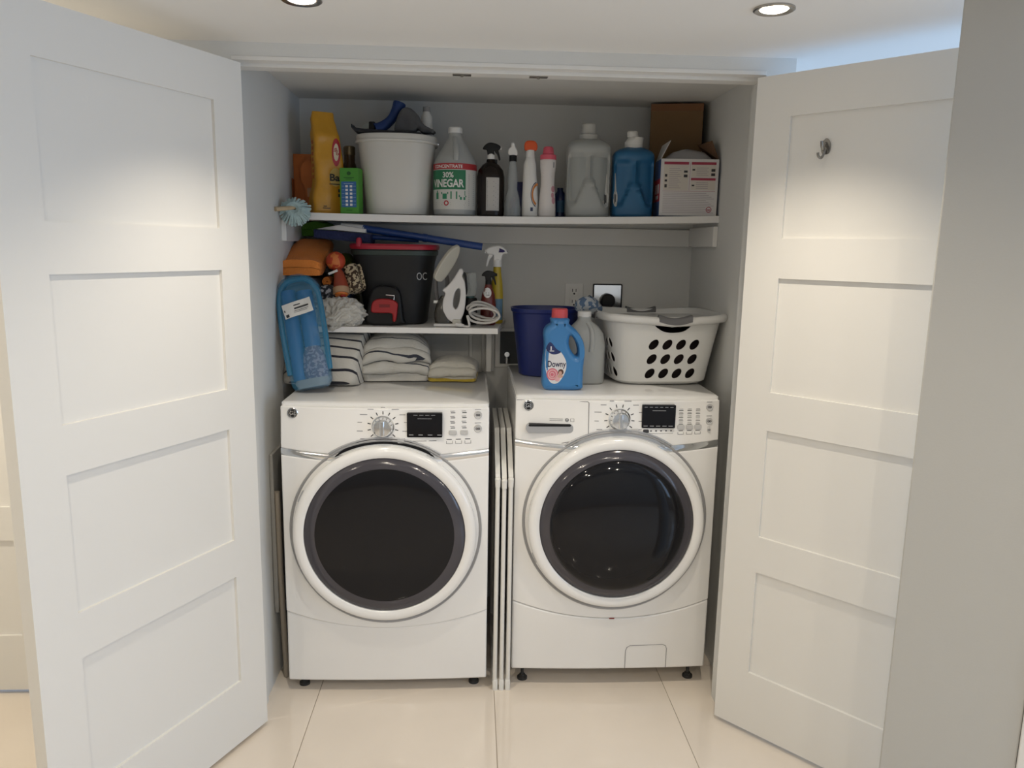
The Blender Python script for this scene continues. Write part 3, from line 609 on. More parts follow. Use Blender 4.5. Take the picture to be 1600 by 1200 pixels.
printed('lettering', join(text_mb('Ba', 0.036, 0.036, 0.133, bold=0.03), bars([(0.018, 0.056, 0.108, 0.111), (0.048, 0.058, 0.080, 0.092), (0.048, 0.058, 0.062, 0.074), (-0.006, 0.020, 0.018, 0.0205), (-0.004, 0.008, 0.025, 0.028)])), INK, bg, bb, 0.0024)
printed('side_print', bars([(-0.050, -0.040, 0.13+0.021*i, 0.143+0.021*i) for i in range(7)]), mat('orange_red_print', (0.50, 0.12, 0.015), 0.5), bg, bb, 0.002)

# green chart box
gb = thing('green_box', 'slim green box with a blue chart of white squares', 'box', (-0.549, 0.645, SZ(-0.55, 0.645)), (0, 0, math.radians(-10)))
gm = mat('green_card', (0.075, 0.30, 0.035), 0.45)
obj('carton', MB().box(-0.036, 0.036, -0.027, 0.027, 0, 0.168), gm, gb, bevel=0.0015)
pr_ = lambda m: m.warp(lambda x, y, z: (x, -0.0277, z))
printed('blue_chart', pr_(patch(-0.030, 0.028, 0.024, 0.118)), mat('chart_blue', (0.035, 0.13, 0.33), 0.5), gb)
printed('chart_squares', bars([(cx-0.0048, cx+0.0048, 0.029+0.0135*i, 0.0375+0.0135*i) for cx in (-0.009, 0.008) for i in range(6)]).warp(lambda x, y, z: (x, -0.0282, z)), WHITEP, gb)
printed('chart_words', bars([(cx-0.0055, cx+0.0055, 0.0325+0.0135*i, 0.0340+0.0135*i) for cx in (-0.0225, 0.021) for i in range(6)]+[(-0.020, 0.018, 0.109, 0.112)]).warp(lambda x, y, z: (x, -0.0282, z)), mat('pale_blue_print', (0.25, 0.38, 0.55), 0.5), gb)
printed('dark_print', join(disc2(0, 0.148, 0.008, 0.007, 16), bars([(-0.020, 0.020, 0.131, 0.1335), (-0.012, 0.012, 0.126, 0.128), (-0.012, 0.012, 0.012, 0.014)])).warp(lambda x, y, z: (x, -0.0278, z)), mat('dark_green_print', (0.015, 0.09, 0.015), 0.5), gb)

# amber jar
jr = thing('amber_jar', 'dark amber glass jar behind the green box', 'jar', (-0.578, 0.800, SZ(-0.57, 0.800)))
obj('glass', body([(0, .034, .034), (.01, .037, .037), (.15, .037, .037), (.18, .030, .030), (.205, .021, .021), (.232, .021, .021)], 32), mat('amber_glass', (0.10, 0.055, 0.025), 0.1, alpha=0.85), jr)
obj('cap', body([(.232, .023, .023), (.262, .023, .023), (.266, .019, .019)], 28), mat('brass_cap', (0.22, 0.17, 0.10), 0.35, metal=0.7), jr)
obj('contents', body([(.006, .033, .033), (.11, .033, .033)], 24), mat('dark_contents', (0.05, 0.02, 0.012), 0.7), jr)

# white bucket with brushes
bk = thing('white_bucket', 'white plastic bucket heaped with brushes on the long shelf', 'bucket', (-0.384, 0.745, SZ(-0.38, 0.745)))
bkm = mat('bucket_white', (0.66, 0.645, 0.60), 0.42, var=0.03)
outer = [(0, .112), (.004, .120), (.03, .124), (.265, .147), (.27, .153), (.292, .155), (.296, .153)]
inner = [(.296, .149), (.27, .143), (.03, .119), (.012, .10)]
obj('pail', MB().loft([ring(z, r, r*0.93, e=2.6, n=56) for z, r in outer+inner]), bkm, bk)
obj('rim_band', MB().loft([ring(z, r, r*0.93, e=2.6, n=56) for z, r in ((.266, .150), (.267, .157), (.274, .158), (.276, .151))], False, False), bkm, bk)
obj('bail', MB().tube(smoothloop([(-0.158, 0, .275), (-0.13, 0.110, .284), (0, 0.146, .292), (0.13, 0.110, .284), (0.158, 0, .275)], 6, False), 0.003, 8), CHROME, bk)
zB = SZ(-0.38, 0.745)+0.297
bl = thing('black_squeegee', 'flat black rubber squeegee laid across the white bucket', 'squeegee', (-0.400, 0.70, zB), (0, math.radians(2), 0))
obj('blade', MB().loft([[(x, -0.050+abs(x)*0.06, z-0.0), (x, 0.030, z-0.0), (x, 0.030, z+0.018), (x, -0.050+abs(x)*0.06, z+0.014)] for x, z in ((-0.150, .018), (-0.135, .004), (-0.10, 0.001), (0.0, 0.0), (0.115, 0.0))]), mat('navy_rubber', (0.012, 0.014, 0.022), 0.55), bl, bevel=0.003)
obj('blade_edge', MB().box(-0.12, 0.112, -0.052, -0.046, 0.002, 0.008), mat('edge_rubber', (0.02, 0.02, 0.022), 0.6), bl, bevel=0.001)
bh = thing('scrub_brush', 'blue handled brush standing up out of the white bucket', 'brush', (-0.440, 0.765, zB+0.021))
pth = smoothloop([(-0.030, -0.02, 0.006), (-0.005, -0.01, 0.018), (0.030, 0.0, 0.048), (0.052, 0.006, 0.085), (0.062, 0.01, 0.108), (0.064, 0.011, 0.114)], 5, False)
rr = [0.020+0.0*i for i in range(len(pth))]
for i in range(len(pth)):
    t = i/(len(pth)-1); rr[i] = 0.025-0.007*sst(0, .4, t)+0.007*sst(.45, .8, t)-0.020*sst(.90, 1, t)
blm = mat('brush_blue', (0.016, 0.055, 0.22), 0.45, var=0.1)
obj('handle', MB().tube(pth, rr, 18), blm, bh, smooth=60)
obj('head', MB().box(-0.052, -0.028, -0.030, 0.030, 0.0, 0.036), BLACKP, bh, bevel=0.004)
obj('bristles', MB().loft([[(-0.052, -0.026, 0.004), (-0.052, 0.026, 0.004), (-0.052, 0.026, 0.032), (-0.052, -0.026, 0.032)], [(-0.080, -0.020, 0.012), (-0.080, 0.020, 0.012), (-0.080, 0.020, 0.020), (-0.080, -0.020, 0.020)]]), mat('pale_bristle', (0.45, 0.47, 0.42), 0.9), bh)
gc = thing('grey_cloth_hood', 'grey wedge-shaped cloth hood draped on the white bucket', 'cloth', (-0.330, 0.735, zB+0.020))
g2 = plate([smoothloop([(-0.062, 0.002), (-0.052, 0.05), (-0.030, 0.085), (0.000, 0.086), (0.030, 0.060), (0.048, 0.030), (0.080, 0.012), (0.094, 0.000), (0.050, -0.004), (0.028, 0.010), (0.010, -0.004), (-0.03, -0.002)], 5)], 0.030, 0.012)
obj('hood', g2, mat('grey_fabric', (0.125, 0.125, 0.13), 0.9, bump=0.3, bscale=90, var=0.15, vscale=25), gc, smooth=60)
wb = thing('white_bottle', 'small white bottle behind the grey cloth on the bucket', 'bottle', (-0.272, 0.778, zB-0.0))
obj('body', body([(-.08, .019, .019), (-.076, .022, .022), (.085, .022, .022), (.10, .013, .013), (.104, .013, .013)], 28), WHITEP, wb)
obj('cap', body([(.104, .015, .015), (.122, .014, .014), (.124, .008, .008)], 24), mat('clear_grey_cap', (0.3, 0.3, 0.31), 0.3), wb)

# vinegar jug
hdpe = mat('translucent_white', (0.58, 0.595, 0.58), 0.42, alpha=0.66)
vj = thing('vinegar_jug', 'vinegar gallon jug with green and red label', 'jug', (-0.158, 0.70, SZ(-0.158, 0.70)))
vm = body([(0, .070, .070), (.006, .080, .080), (.02, .083, .083), (.19, .083, .083), (.205, .080, .080), (.225, .070, .070), (.25, .054, .054), (.28, .036, .036), (.295, .0265, .0265), (.305, .024, .024), (.318, .024, .024)], 56)
obj('jug', vm, hdpe, vj); vb_ = vm.bvh()
obj('vinegar', body([(.004, .072, .072), (.012, .078, .078), (.185, .078, .078), (.20, .074, .074)], 40), mat('clear_liquid', (0.42, 0.44, 0.43), 0.2), vj)
obj('jug_handle', MB().tube(smoothloop([(0.0, -0.030, .290), (0.004, -0.060, .262), (0.006, -0.078, .230), (0.006, -0.078, .205)], 5, False), [0.010]*16, 12), hdpe, vj)
obj('cap', body([(.312, .027, .027), (.330, .027, .027), (.334, .024, .024)], 36), WHITEP, vj)
def wrap(R, ang=0.0, off=0.0006):
    def fn(x, y, z):
        a = x/R+ang; return ((R+off)*math.sin(a), -(R+off)*math.cos(a), z)
    return fn
vA = -0.38
printed('label', patch(-0.135, 0.16, 0.024, 0.192, 40, 1).warp(wrap(.083, vA)), mat('label_white', (0.62, 0.62, 0.58), 0.5), vj)
printed('green_field', patch(-0.10, 0.075, 0.098, 0.170, 30, 1).warp(wrap(.083, vA, .0010)), mat('label_green', (0.02, 0.17, 0.075), 0.5), vj)
printed('red_band', patch(-0.135, 0.16, 0.172, 0.194, 40, 1).warp(wrap(.083, vA, .0010)), mat('label_red', (0.42, 0.03, 0.035), 0.5), vj)
printed('lettering', join(text_mb('CONCENTRATE', 0.0165, 0.002, 0.182, bold=0.02), text_mb('30%', 0.028, 0.006, 0.150, bold=0.02, sx=0.95), text_mb('VINEGAR', 0.040, 0.0, 0.119, bold=0.025, sx=0.80)).warp(wrap(.083, vA, .0016)), mat('letter_white', (0.75, 0.75, 0.72), 0.5), vj)
ic = bars([(-0.050, -0.036, 0.062, 0.086), (-0.046, -0.040, 0.086, 0.094), (0.016, 0.042, 0.062, 0.090), (-0.022, 0.008, 0.080, 0.088), (-0.016, 0.002, 0.062, 0.082), (0.048, 0.078, 0.070, 0.076), (0.052, 0.074, 0.060, 0.070), (0.070, 0.073, 0.076, 0.094), (-0.018, 0.014, 0.160, 0.168)])
printed('green_icons', ic.warp(wrap(.083, vA, .0012)), mat('icon_green', (0.03, 0.22, 0.11), 0.5), vj)
printed('small_print', bars([(-0.052, -0.012, 0.0480, 0.0500), (0.014, 0.075, 0.0480, 0.0500), (-0.050, 0.072, 0.0330, 0.0350), (-0.052, -0.018, 0.0405, 0.042), (0.016, 0.07, 0.0405, 0.042)]+[(0.088, 0.118, 0.04+0.0075*i, 0.042+0.0075*i) for i in range(16)]).warp(wrap(.083, vA, .0012)), GREYINK, vj)
printed('red_seal', disc2(0.0, 0.047, 0.010, n=20, r_in=0.55).warp(wrap(.083, vA, .0014)), MATS['label_red'], vj)

# brown bottle with black sprayer
pb = thing('brown_spray_bottle', 'dark brown bottle with black trigger sprayer and cream label', 'spray bottle', (-0.020, 0.68, SZ(-0.02, 0.68)))
pm = body([(0, .045, .034), (.006, .052, .039), (.15, .053, .040), (.175, .048, .038), (.195, .032, .028), (.205, .018, .018), (.216, .016, .016)], 40)
obj('bottle', pm, mat('brown_plastic', (0.013, 0.008, 0.006), 0.25, spec=0.3), pb); pbb = pm.bvh()
trigger_head(pb, .212, 1.05, +1, BLACKP, BLACKP, WHITEP)
obj('neck_tab', MB().box(0.012, 0.024, -0.008, 0.008, 0.192, 0.216), BLACKP, pb, bevel=0.002)
printed('label', patch(-0.018, 0.032, 0.022, 0.146, 16, 6), mat('label_cream', (0.50, 0.48, 0.45), 0.55), pb, pbb)
printed('label_text', bars([(-0.015, 0.028-0.008*(i % 3), 0.030+0.0058*i, 0.0330+0.0058*i) for i in range(19)]), GREYINK, pb, pbb, 0.0012)

# clear spray bottle
cs = thing('clear_spray_bottle', 'slim clear spray bottle with white trigger', 'spray bottle', (0.064, 0.665, SZ(0.06, 0.665)))
cm = body([(0, .026, .022), (.005, .032, .026), (.03, .033, .027), (.075, .027, .023), (.105, .018, .018), (.14, .019, .019), (.175, .017, .017), (.20, .013, .013), (.21, .012, .012)], 36)
obj('bottle', cm, mat('clear_plastic', (0.50, 0.53, 0.54), 0.12, alpha=0.45), cs)
obj('liquid', body([(.004, .028, .023), (.03, .030, .024), (.06, .026, .021)], 28), mat('pale_liquid', (0.30, 0.34, 0.36), 0.15, alpha=0.6), cs)
obj('collar', body([(.208, .0145, .0145), (.230, .014, .014), (.232, .010, .010)], 20), BLACKP, cs)
obj('sprayer', plate([smoothloop([(-0.016, .232), (0.013, .230), (0.016, .246), (0.008, .262), (0.004, .276), (-0.007, .276), (-0.009, .262), (-0.018, .252)], 4)], 0.010, 0.004), WHITEP, cs)
printed('label', join(bars([(-0.010, -0.002, 0.030, 0.065), (0.003, 0.010, 0.035, 0.075)])), GREYINK, cs, cm.bvh())

# white spray bottle, orange head
wo = thing('orange_spray_bottle', 'white spray bottle with orange head and orange swoosh', 'spray bottle', (0.133, 0.672, SZ(0.13, 0.67)))
wm = body([(0, .026, .022), (.005, .032, .026), (.06, .032, .026), (.11, .029, .024, -.001, 0), (.16, .026, .022, -.003, 0), (.20, .024, .020, -.003, 0), (.222, .017, .017, -.002, 0), (.226, .015, .015, -.002, 0)], 36)
obj('bottle', wm, WHITEP, wo); wbv = wm.bvh()
obj('collar', body([(.224, .017, .017, -.002, 0), (.250, .0165, .0165, -.002, 0), (.252, .012, .012, -.002, 0)], 24), WHITEP, wo)
orm = mat('safety_orange', (0.72, 0.10, 0.018), 0.4)
obj('spray_head', plate([smoothloop([(-0.026, .262), (-0.020, .249), (0.012, .249), (0.022, .252), (0.024, .268), (0.014, .284), (-0.012, .286), (-0.024, .278)], 5)], 0.014, 0.006), orm, wo)
arc = lambda cx, cz, r, a0, a1, wd: MB().loft([[(cx+rr_*math.cos(a), 0, cz+1.7*rr_*math.sin(a)) for rr_ in (r, r+wd)] for a in [math.radians(a0+(a1-a0)*i/14) for i in range(15)]], False, False, close=False)
printed('orange_swoosh', arc(0.030, 0.085, 0.020, 95, 250, 0.006), mat('swoosh_orange', (0.62, 0.22, 0.05), 0.5), wo, wbv)
printed('blue_swoosh', join(arc(0.030, 0.085, 0.027, 100, 250, 0.0025), bars([(0.000, 0.010, 0.022, 0.036)])), mat('swoosh_navy', (0.03, 0.04, 0.10), 0.5), wo, wbv)

# white bottle, pink cap
pk = thing('pink_cap_bottle', 'white contoured bottle with a pink cap', 'bottle', (0.199, 0.660, SZ(0.2, 0.66)))
pkm = body([(0, .028, .022), (.005, .033, .026), (.03, .033, .026), (.08, .030, .024), (.12, .026, .022), (.16, .0265, .022), (.19, .030, .024), (.212, .031, .025), (.216, .028, .023)], 36)
obj('bottle', pkm, mat('pearl_white', (0.74, 0.70, 0.68), 0.38), pk); pkb = pkm.bvh()
obj('cap', body([(.215, .031, .026), (.232, .0305, .0255), (.236, .022, .020), (.258, .019, .018), (.263, .015, .014)], 32), mat('cap_pink', (0.72, 0.115, 0.17), 0.4), pk)
printed('ribs', bars([(-0.018, 0.014, 0.150+0.012*i, 0.1515+0.012*i) for i in range(3)]), mat('rib_shadow_print', (0.55, 0.50, 0.49), 0.5), pk, pkb)
printed('pink_print', join(disc2(0.020, 0.105, 0.008, 0.012, 14), disc2(0.018, 0.082, 0.006, 0.010, 14), disc2(0.022, 0.062, 0.007, 0.013, 14)), mat('petal_print', (0.55, 0.28, 0.32), 0.5), pk, pkb)
printed('dark_mark', bars([(0.018, 0.022, 0.185, 0.205)]), GREYINK, pk, pkb)

# small blue bottle with violet foil pouch behind
db = thing('dark_blue_bottle', 'short dark blue bottle beside the pink capped one', 'bottle', (0.258, 0.750, SZ(0.26, 0.75)))
dbm = body([(0, .024, .022), (.005, .028, .026), (.075, .028, .026), (.09, .022, .022), (.105, .012, .012), (.116, .012, .012)], 32)
obj('bottle', dbm, mat('navy_plastic', (0.012, 0.022, 0.085), 0.25), db)
printed('blue_label', patch(-0.014, 0.018, 0.020, 0.066, 10, 2), mat('teal_label', (0.02, 0.09, 0.18), 0.45), db, dbm.bvh())
vf = thing('violet_pouch', 'small violet pouch between the clear and orange-headed sprayers', 'pouch', (0.100, 0.745, SZ(0.1, 0.745)))
obj('pouch', MB().loft([ring(z, a, b, e=3, n=28) for z, a, b in ((0, .032, .02), (.03, .036, .022), (.09, .033, .016), (.13, .026, .008), (.138, .02, .003))]).warp(lambda x, y, z: (x+0.004*nz(x, y, z, 30), y+0.004*nz(x, y, z, 25, 2), z)), mat('violet_film', (0.035, 0.04, 0.14), 0.3), vf)

# big jugs with pinched grips
def grip_jug(T, hw, hd, h, m, e=3.2):
    rings = []
    for i in range(49):
        t = i/48; z = h*t
        k = 1.0
        if t < 0.03: k = 0.90+0.10*(t/0.03)**0.5
        if t > 0.86: k = max(0.30, (1-((t-0.86)/0.14)**2)**0.5)
        rings.append(ring(z, hw*k, hd*k, e=e, n=72))
    mb = MB().loft(rings)
    def fn(x, y, z):
        if y < 0:
            a = abs(x)/hw; t = z/h
            s1 = 0.12+0.45*sst(0.55, 0.10, t)     # half width of the spine between the grips
            d = sst(s1, s1+0.10, a)*sst(0.99, 0.82, a)*sst(0.12, 0.22, t)*sst(0.84, 0.72, t)
            y += 0.024*d
        return (x, y, z)
    mb.warp(fn); obj('jug', mb, m, T, smooth=60); return mb.bvh()
def tagcard(T, bvh, x, rx, s):
    t_ = join(disc2(x, 0.070, rx, 0.032, 24), MB().add([(x-rx*0.5, 0, 0.095), (x+rx*0.5, 0, 0.095), (x+s*0.004+0.0015, 0, 0.165), (x+s*0.004-0.0015, 0, 0.165)], [(0, 1, 2, 3)]))
    printed('neck_label', t_, mat('label_pearl', (0.55, 0.55, 0.53), 0.5), T, bvh)
    printed('label_print', bars([(x-rx*0.45, x-rx*0.2, 0.050, 0.088), (x+0.0, x+rx*0.35, 0.056, 0.086)]), INK, T, bvh, 0.0013)
bj = thing('clear_jug', 'large translucent jug with pinched grips between bottles', 'jug', (0.358, 0.70, SZ(0.36, 0.70)))
bjb = grip_jug(bj, .086, .066, .300, mat('milky_plastic', (0.50, 0.52, 0.505), 0.35, alpha=0.75))
obj('liquid', body([(.006, .074, .052, 0, .006, 3.2), (.225, .079, .054, 0, .006, 3.2)], 40), mat('grey_liquid', (0.33, 0.35, 0.34), 0.3), bj)
obj('cap', body([(.292, .036, .036), (.312, .036, .036), (.314, .029, .029), (.350, .028, .028), (.354, .024, .024)], 36), mat('milky_cap', (0.58, 0.58, 0.55), 0.4, alpha=0.9), bj)
tagcard(bj, bjb, 0.068, 0.013, 1)
uj = thing('blue_jug', 'large blue detergent jug with white pouring cap', 'jug', (0.535, 0.70, SZ(0.53, 0.70)))
ujb = grip_jug(uj, .080, .062, .268, mat('jug_blue', (0.020, 0.125, 0.27), 0.35))
obj('cap', MB().loft([ring(z, r, r, cx, 0, n=36) for z, r, cx in ((.258, .034, 0), (.285, .035, 0), (.302, .030, .008), (.304, .022, -.004), (.322, .021, -.006), (.326, .018, -.006))]), WHITEP, uj)
tagcard(uj, ujb, -0.069, 0.0085, -1)

# plain cardboard box at the back
cb = thing('cardboard_box', 'plain brown cardboard box behind the detergent carton', 'box', (0.738, 0.862, SZ(0.735, 0.862)), (0, 0, math.radians(-12)))
kraft = mat('kraft_card', (0.20, 0.115, 0.050), 0.8, var=0.08, vscale=8)
obj('carton', MB().box(-0.103, 0.103, -0.060, 0.060, 0, 0.445), kraft, cb, bevel=0.002)
obj('tape', MB().box(-0.1035, 0.1035, -0.0612, -0.060, 0.418, 0.4455), mat('parcel_tape', (0.20, 0.085, 0.03), 0.35), cb, smooth=0)

# opened detergent carton
dc = thing('detergent_carton', 'opened white printed detergent carton at the shelf end', 'box', (0.744, 0.688, SZ(0.75, 0.688)), (0, 0, math.radians(-4)))
card = mat('white_card', (0.66, 0.645, 0.64), 0.5); hw_, hd_, hh_ = 0.110, 0.072, 0.213
obj('front_side', MB().box(-hw_, hw_, -hd_, -hd_+0.002, 0, hh_), card, dc, smooth=0)
obj('shell', MB().box(-hw_, -hw_+0.002, -hd_+0.002, hd_, 0, hh_).box(hw_-0.002, hw_, -hd_+0.002, hd_, 0, hh_).box(-hw_+0.002, hw_-0.002, hd_-0.002, hd_, 0, hh_).box(-hw_, hw_, -hd_, hd_, 0, 0.0015), mat('card_print_blue', (0.06, 0.12, 0.32), 0.5), dc, smooth=0)
obj('side_band', MB().box(-hw_-0.0008, -hw_-0.0001, -hd_+0.002, hd_, 0.055, 0.140), mat('card_print_red', (0.42, 0.02, 0.05), 0.5), dc, smooth=0)
obj('side_letters', MB().box(-hw_-0.0014, -hw_-0.0009, -0.05, -0.02, 0.085, 0.120).box(-hw_-0.0014, -hw_-0.0009, 0.0, 0.03, 0.085, 0.120).box(-hw_-0.0014, -hw_-0.0009, -0.04, 0.02, 0.064, 0.078), card, dc, smooth=0)
obj('white_flap', MB().loft([[(-hw_, -hd_+0.01, hh_), (-hw_+0.002, -hd_+0.01, hh_), (-hw_+0.002, hd_-0.01, hh_), (-hw_, hd_-0.01, hh_)], [(-hw_+0.035, -hd_+0.02, hh_+0.070), (-hw_+0.037, -hd_+0.02, hh_+0.070), (-hw_+0.022, hd_-0.02, hh_+0.062), (-hw_+0.020, hd_-0.02, hh_+0.062)]]), card, dc, smooth=0)
brn = mat('bare_card', (0.16, 0.085, 0.045), 0.8)
obj('brown_flap', MB().loft([[(hw_-0.002, -hd_+0.01, hh_), (hw_, -hd_+0.01, hh_), (hw_, hd_-0.01, hh_), (hw_-0.002, hd_-0.01, hh_)], [(hw_-0.026, -hd_+0.03, hh_+0.072), (hw_-0.024, -hd_+0.03, hh_+0.072), (hw_-0.060, hd_-0.02, hh_+0.066), (hw_-0.062, hd_-0.02, hh_+0.066)]]), brn, dc, smooth=0)
obj('inner_bag', MB().loft([ring(z, a, b, 0, 0, 3, 36) for z, a, b in ((0.02, .10, .062), (.20, .10, .062), (.222, .085, .055), (.240, .06, .04), (.252, .03, .02))]).warp(lambda x, y, z: (x+0.012*nz(x, y, z, 18), y, z+0.012*nz(x, y, z, 22, 4)*sst(.19, .21, z))), mat('clear_film', (0.42, 0.41, 0.42), 0.25, alpha=0.9), dc)
fy = -hd_-0.0006
def fp(name, m, material, d=0.0): printed(name, m.warp(lambda x, y, z: (x, fy-d, z)), material, dc)
fp('red_headers', bars([(-0.098, -0.004, 0.192, 0.202), (0.006, 0.100, 0.192, 0.202), (0.006, 0.100, 0.134, 0.143)]), mat('header_red', (0.34, 0.035, 0.07), 0.5))
pale = mat('pale_card_print', (0.62, 0.58, 0.52), 0.5)
fp('pale_fields', bars([(-0.098, -0.004, 0.096, 0.191), (0.006, 0.100, 0.146, 0.191), (0.006, 0.100, 0.098, 0.133)]), pale)
rows = [(-0.078, -0.032-0.006*(i % 3), 0.104+0.0072*i, 0.1055+0.0072*i) for i in range(11)]+[(0.026, 0.072-0.006*(i % 2), 0.152+0.0068*i, 0.1535+0.0068*i) for i in range(5)]+[(0.026, 0.072, 0.104+0.0068*i, 0.1055+0.0068*i) for i in range(4)]
rows += [(-0.098, 0.098-0.01*((i*5) % 4), 0.012+0.0066*i, 0.0134+0.0066*i) for i in range(12)]
fp('small_print', bars(rows), mat('mauve_print', (0.33, 0.28, 0.33), 0.5), 0.0006)
fp('pictograms', bars([(-0.094, -0.085, 0.146, 0.156), (-0.094, -0.085, 0.128, 0.136), (-0.094, -0.085, 0.106, 0.118), (-0.022, -0.008, 0.162, 0.170), (-0.022, -0.008, 0.145, 0.155), (0.010, 0.020, 0.170, 0.176), (0.010, 0.020, 0.112, 0.118), (0.082, 0.097, 0.167, 0.177), (0.082, 0.097, 0.151, 0.161)]), INK, 0.0006)
fp('red_lines', join(bars([(-0.100, 0.100, 0.0925, 0.0935), (0.0005, 0.0015, 0.096, 0.20)]), disc2(0.080, 0.025, 0.011, n=18, r_in=0.75), bars([(0.074, 0.086, 0.022, 0.026)])), MATS['header_red'], 0.0004)
# ------------------------------------------------------------------ short shelf above the dryer
LZ = 1.2904
def serp(w, d, h, n, seed=0, nx=14, wob=0.004, bulge=0.0, flip=False):
    """cloth folded n times: S-folds seen from the front, width along x"""
    t = h/n*0.94; pitch = h/n; path = []
    for i in range(n):
        z = (i+0.5)*pitch; ys = [-d/2+pitch*0.5+(d-pitch)*k/8 for k in range(9)]
        if (i % 2) ^ flip: ys.reverse()
        path += [(y, z) for y in ys]
        if i < n-1:
            s = 1 if ys[-1] > 0 else -1
            for a in (-60, -30, 0, 30, 60):
                r_ = math.radians(a); path.append((ys[-1]+s*pitch*0.5*math.cos(r_), z+pitch*0.5+pitch*0.5*math.sin(r_)))
    A, B = [], []
    for i, (y, z) in enumerate(path):
        p, q = path[max(0, i-1)], path[min(len(path)-1, i+1)]; dy, dz = q[0]-p[0], q[1]-p[1]; L = math.hypot(dy, dz) or 1
        nyy, nzz = -dz/L, dy/L
        A.append((y+nyy*t/2, z+nzz*t/2)); B.append((y-nyy*t/2, z-nzz*t/2))
    loop = A+B[::-1]; rings = []
    for i in range(nx+1):
        x = -w/2+w*i/nx; k = 1-0.10*(abs(2*x/w))**6
        rings.append([(x*(1+0.02*math.sin(zz*90+seed)), y*(0.97+0.03*k), zz*k+0.0) for y, zz in loop])
    c0, c1 = rings[0], rings[-1]; e_ = min(0.012, w*0.1)
    for q_, k_ in ((0.35, 0.965), (0.75, 0.90), (1.0, 0.80)):
        rings.insert(0, [(x-e_*q_, y*(1-(1-k_)*0.6), h/2+(z-h/2)*k_-(1-k_)*h*0.3) for x, y, z in c0]); rings.append([(x+e_*q_, y*(1-(1-k_)*0.6), h/2+(z-h/2)*k_-(1-k_)*h*0.3) for x, y, z in c1])
    m = MB().loft(rings)
    def fn(x, y, z):
        g = min(1, z/0.01)
        z2 = z+wob*g*(nz(x, y, z, 14, seed)+0.5*nz(x, y, z, 38, seed+3))*1.2+bulge*g*(z/h)*(1-(2*x/w)**2)*(1-(2*y/d)**2)
        return (x+wob*nz(x, y, z, 20, seed+9), y+wob*1.3*nz(x, y, z, 18, seed+5), z2)
    return m.warp(fn)
def terry(name, c, v=0.12): return mat(name, c, 0.95, bump=0.5, bscale=160, var=v, vscale=12, sheen=0.05)
# stack of cloths by the wall
st = [('grey_towel', 'grey folded towel at the bottom of the stack by the wall', terry('grey_terry', (0.105, 0.10, 0.105)), .125, .20, .150, 5, 0.0),
      ('orange_towel', 'bright orange folded towel topping the pile by the wall', terry('orange_terry', (0.80, 0.25, 0.045)), .138, .22, .060, 2, 0.006)]
zz = LZ
gt = tag(obj('grey_towel', serp(.112, .215, .180, 6, 1), st[0][2], None, (-0.736, 0.697, LZ), smooth=70), st[0][1], 'towel', 'cloths stacked by the wall')
ot = tag(obj('orange_towel', serp(.126, .225, .060, 2, 4, wob=0.003, bulge=0.005).warp(lambda x, y, z: (x+0.02*(y/0.235), y, z+0.115*max(0, (y+0.06)/0.235))), st[1][2], None, (-0.733, 0.690, LZ+0.187), smooth=70), st[1][1], 'towel', 'cloths stacked by the wall')
def roll(name, label, m, loc, rot, r, ln, cat='towel', turns=3, grp=None):
    """rolled cloth, axis along local y, spiral shown at the front"""
    mb = MB(); sp = []
    for i in range(turns*20+1):
        a = 2*PI*i/20; rr_ = r*(0.12+0.82*i/(turns*20)); sp.append((rr_*math.cos(a), rr_*math.sin(a)))
    t = r*0.82/turns*0.42; A, B = [], []
    for i, (x, z) in enumerate(sp):
        L = math.hypot(x, z); A.append((x*(1+t/L), z*(1+t/L))); B.append((x*(1-t/L), z*(1-t/L)))
    loop = A+B[::-1]
    mb.loft([[(x*k, y, z*k) for x, z in loop] for y, k in ((-ln/2, 0.90), (-ln/2+0.008, 0.99), (0, 1.0), (ln/2-0.008, 0.99), (ln/2, 0.9))])
    mb.warp(lambda x, y, z: (x+0.003*nz(x, y, z, 25, r*90), y+0.004*nz(x, y, z, 25, 3), z+0.003*nz(x, y, z, 25, 7)))
    return tag(obj(name, mb, m, None, loc, rot, smooth=70), label, cat, grp)
roll('rolled_orange_cloth', 'small rolled orange cloth tucked beside the grey towel', st[1][2], (-0.650, 0.690, LZ+0.165), (0, 0, 0), 0.020, 0.10)
gn = terry('green_terry', (0.09, 0.26, 0.03)); gn2 = terry('olive_terry', (0.15, 0.20, 0.030))
tag(obj('green_towel', serp(.110, .12, .052, 2, 8, wob=0.004, bulge=0.014), gn, None, (-0.718, 0.888, LZ+0.337), smooth=70), 'dark green folded towel behind and above the orange one', 'towel', 'cloths stacked by the wall')
tag(obj('white_towel', serp(.100, .11, .330, 9, 18, wob=0.003), terry('offwhite_terry', (0.30, 0.30, 0.28)), None, (-0.735, 0.895, LZ), smooth=70), 'plain pale towel pile hidden under the dark green towel', 'towel', 'cloths stacked by the wall')
tag(obj('olive_cloth', serp(.076, .11, .250, 7, 12, wob=0.005, bulge=0.02), gn2, None, (-0.615, 0.893, LZ), smooth=70), 'olive green cloth pile left of the dark grey bucket', 'cloth')
tag(obj('blue_cloth', serp(.056, .15, .195, 6, 14, wob=0.004, bulge=0.02), terry('blue_terry', (0.016, 0.075, 0.17)), None, (-0.602, 0.748, LZ), smooth=70), 'blue folded cloth between orange towel and patterned roll', 'cloth')
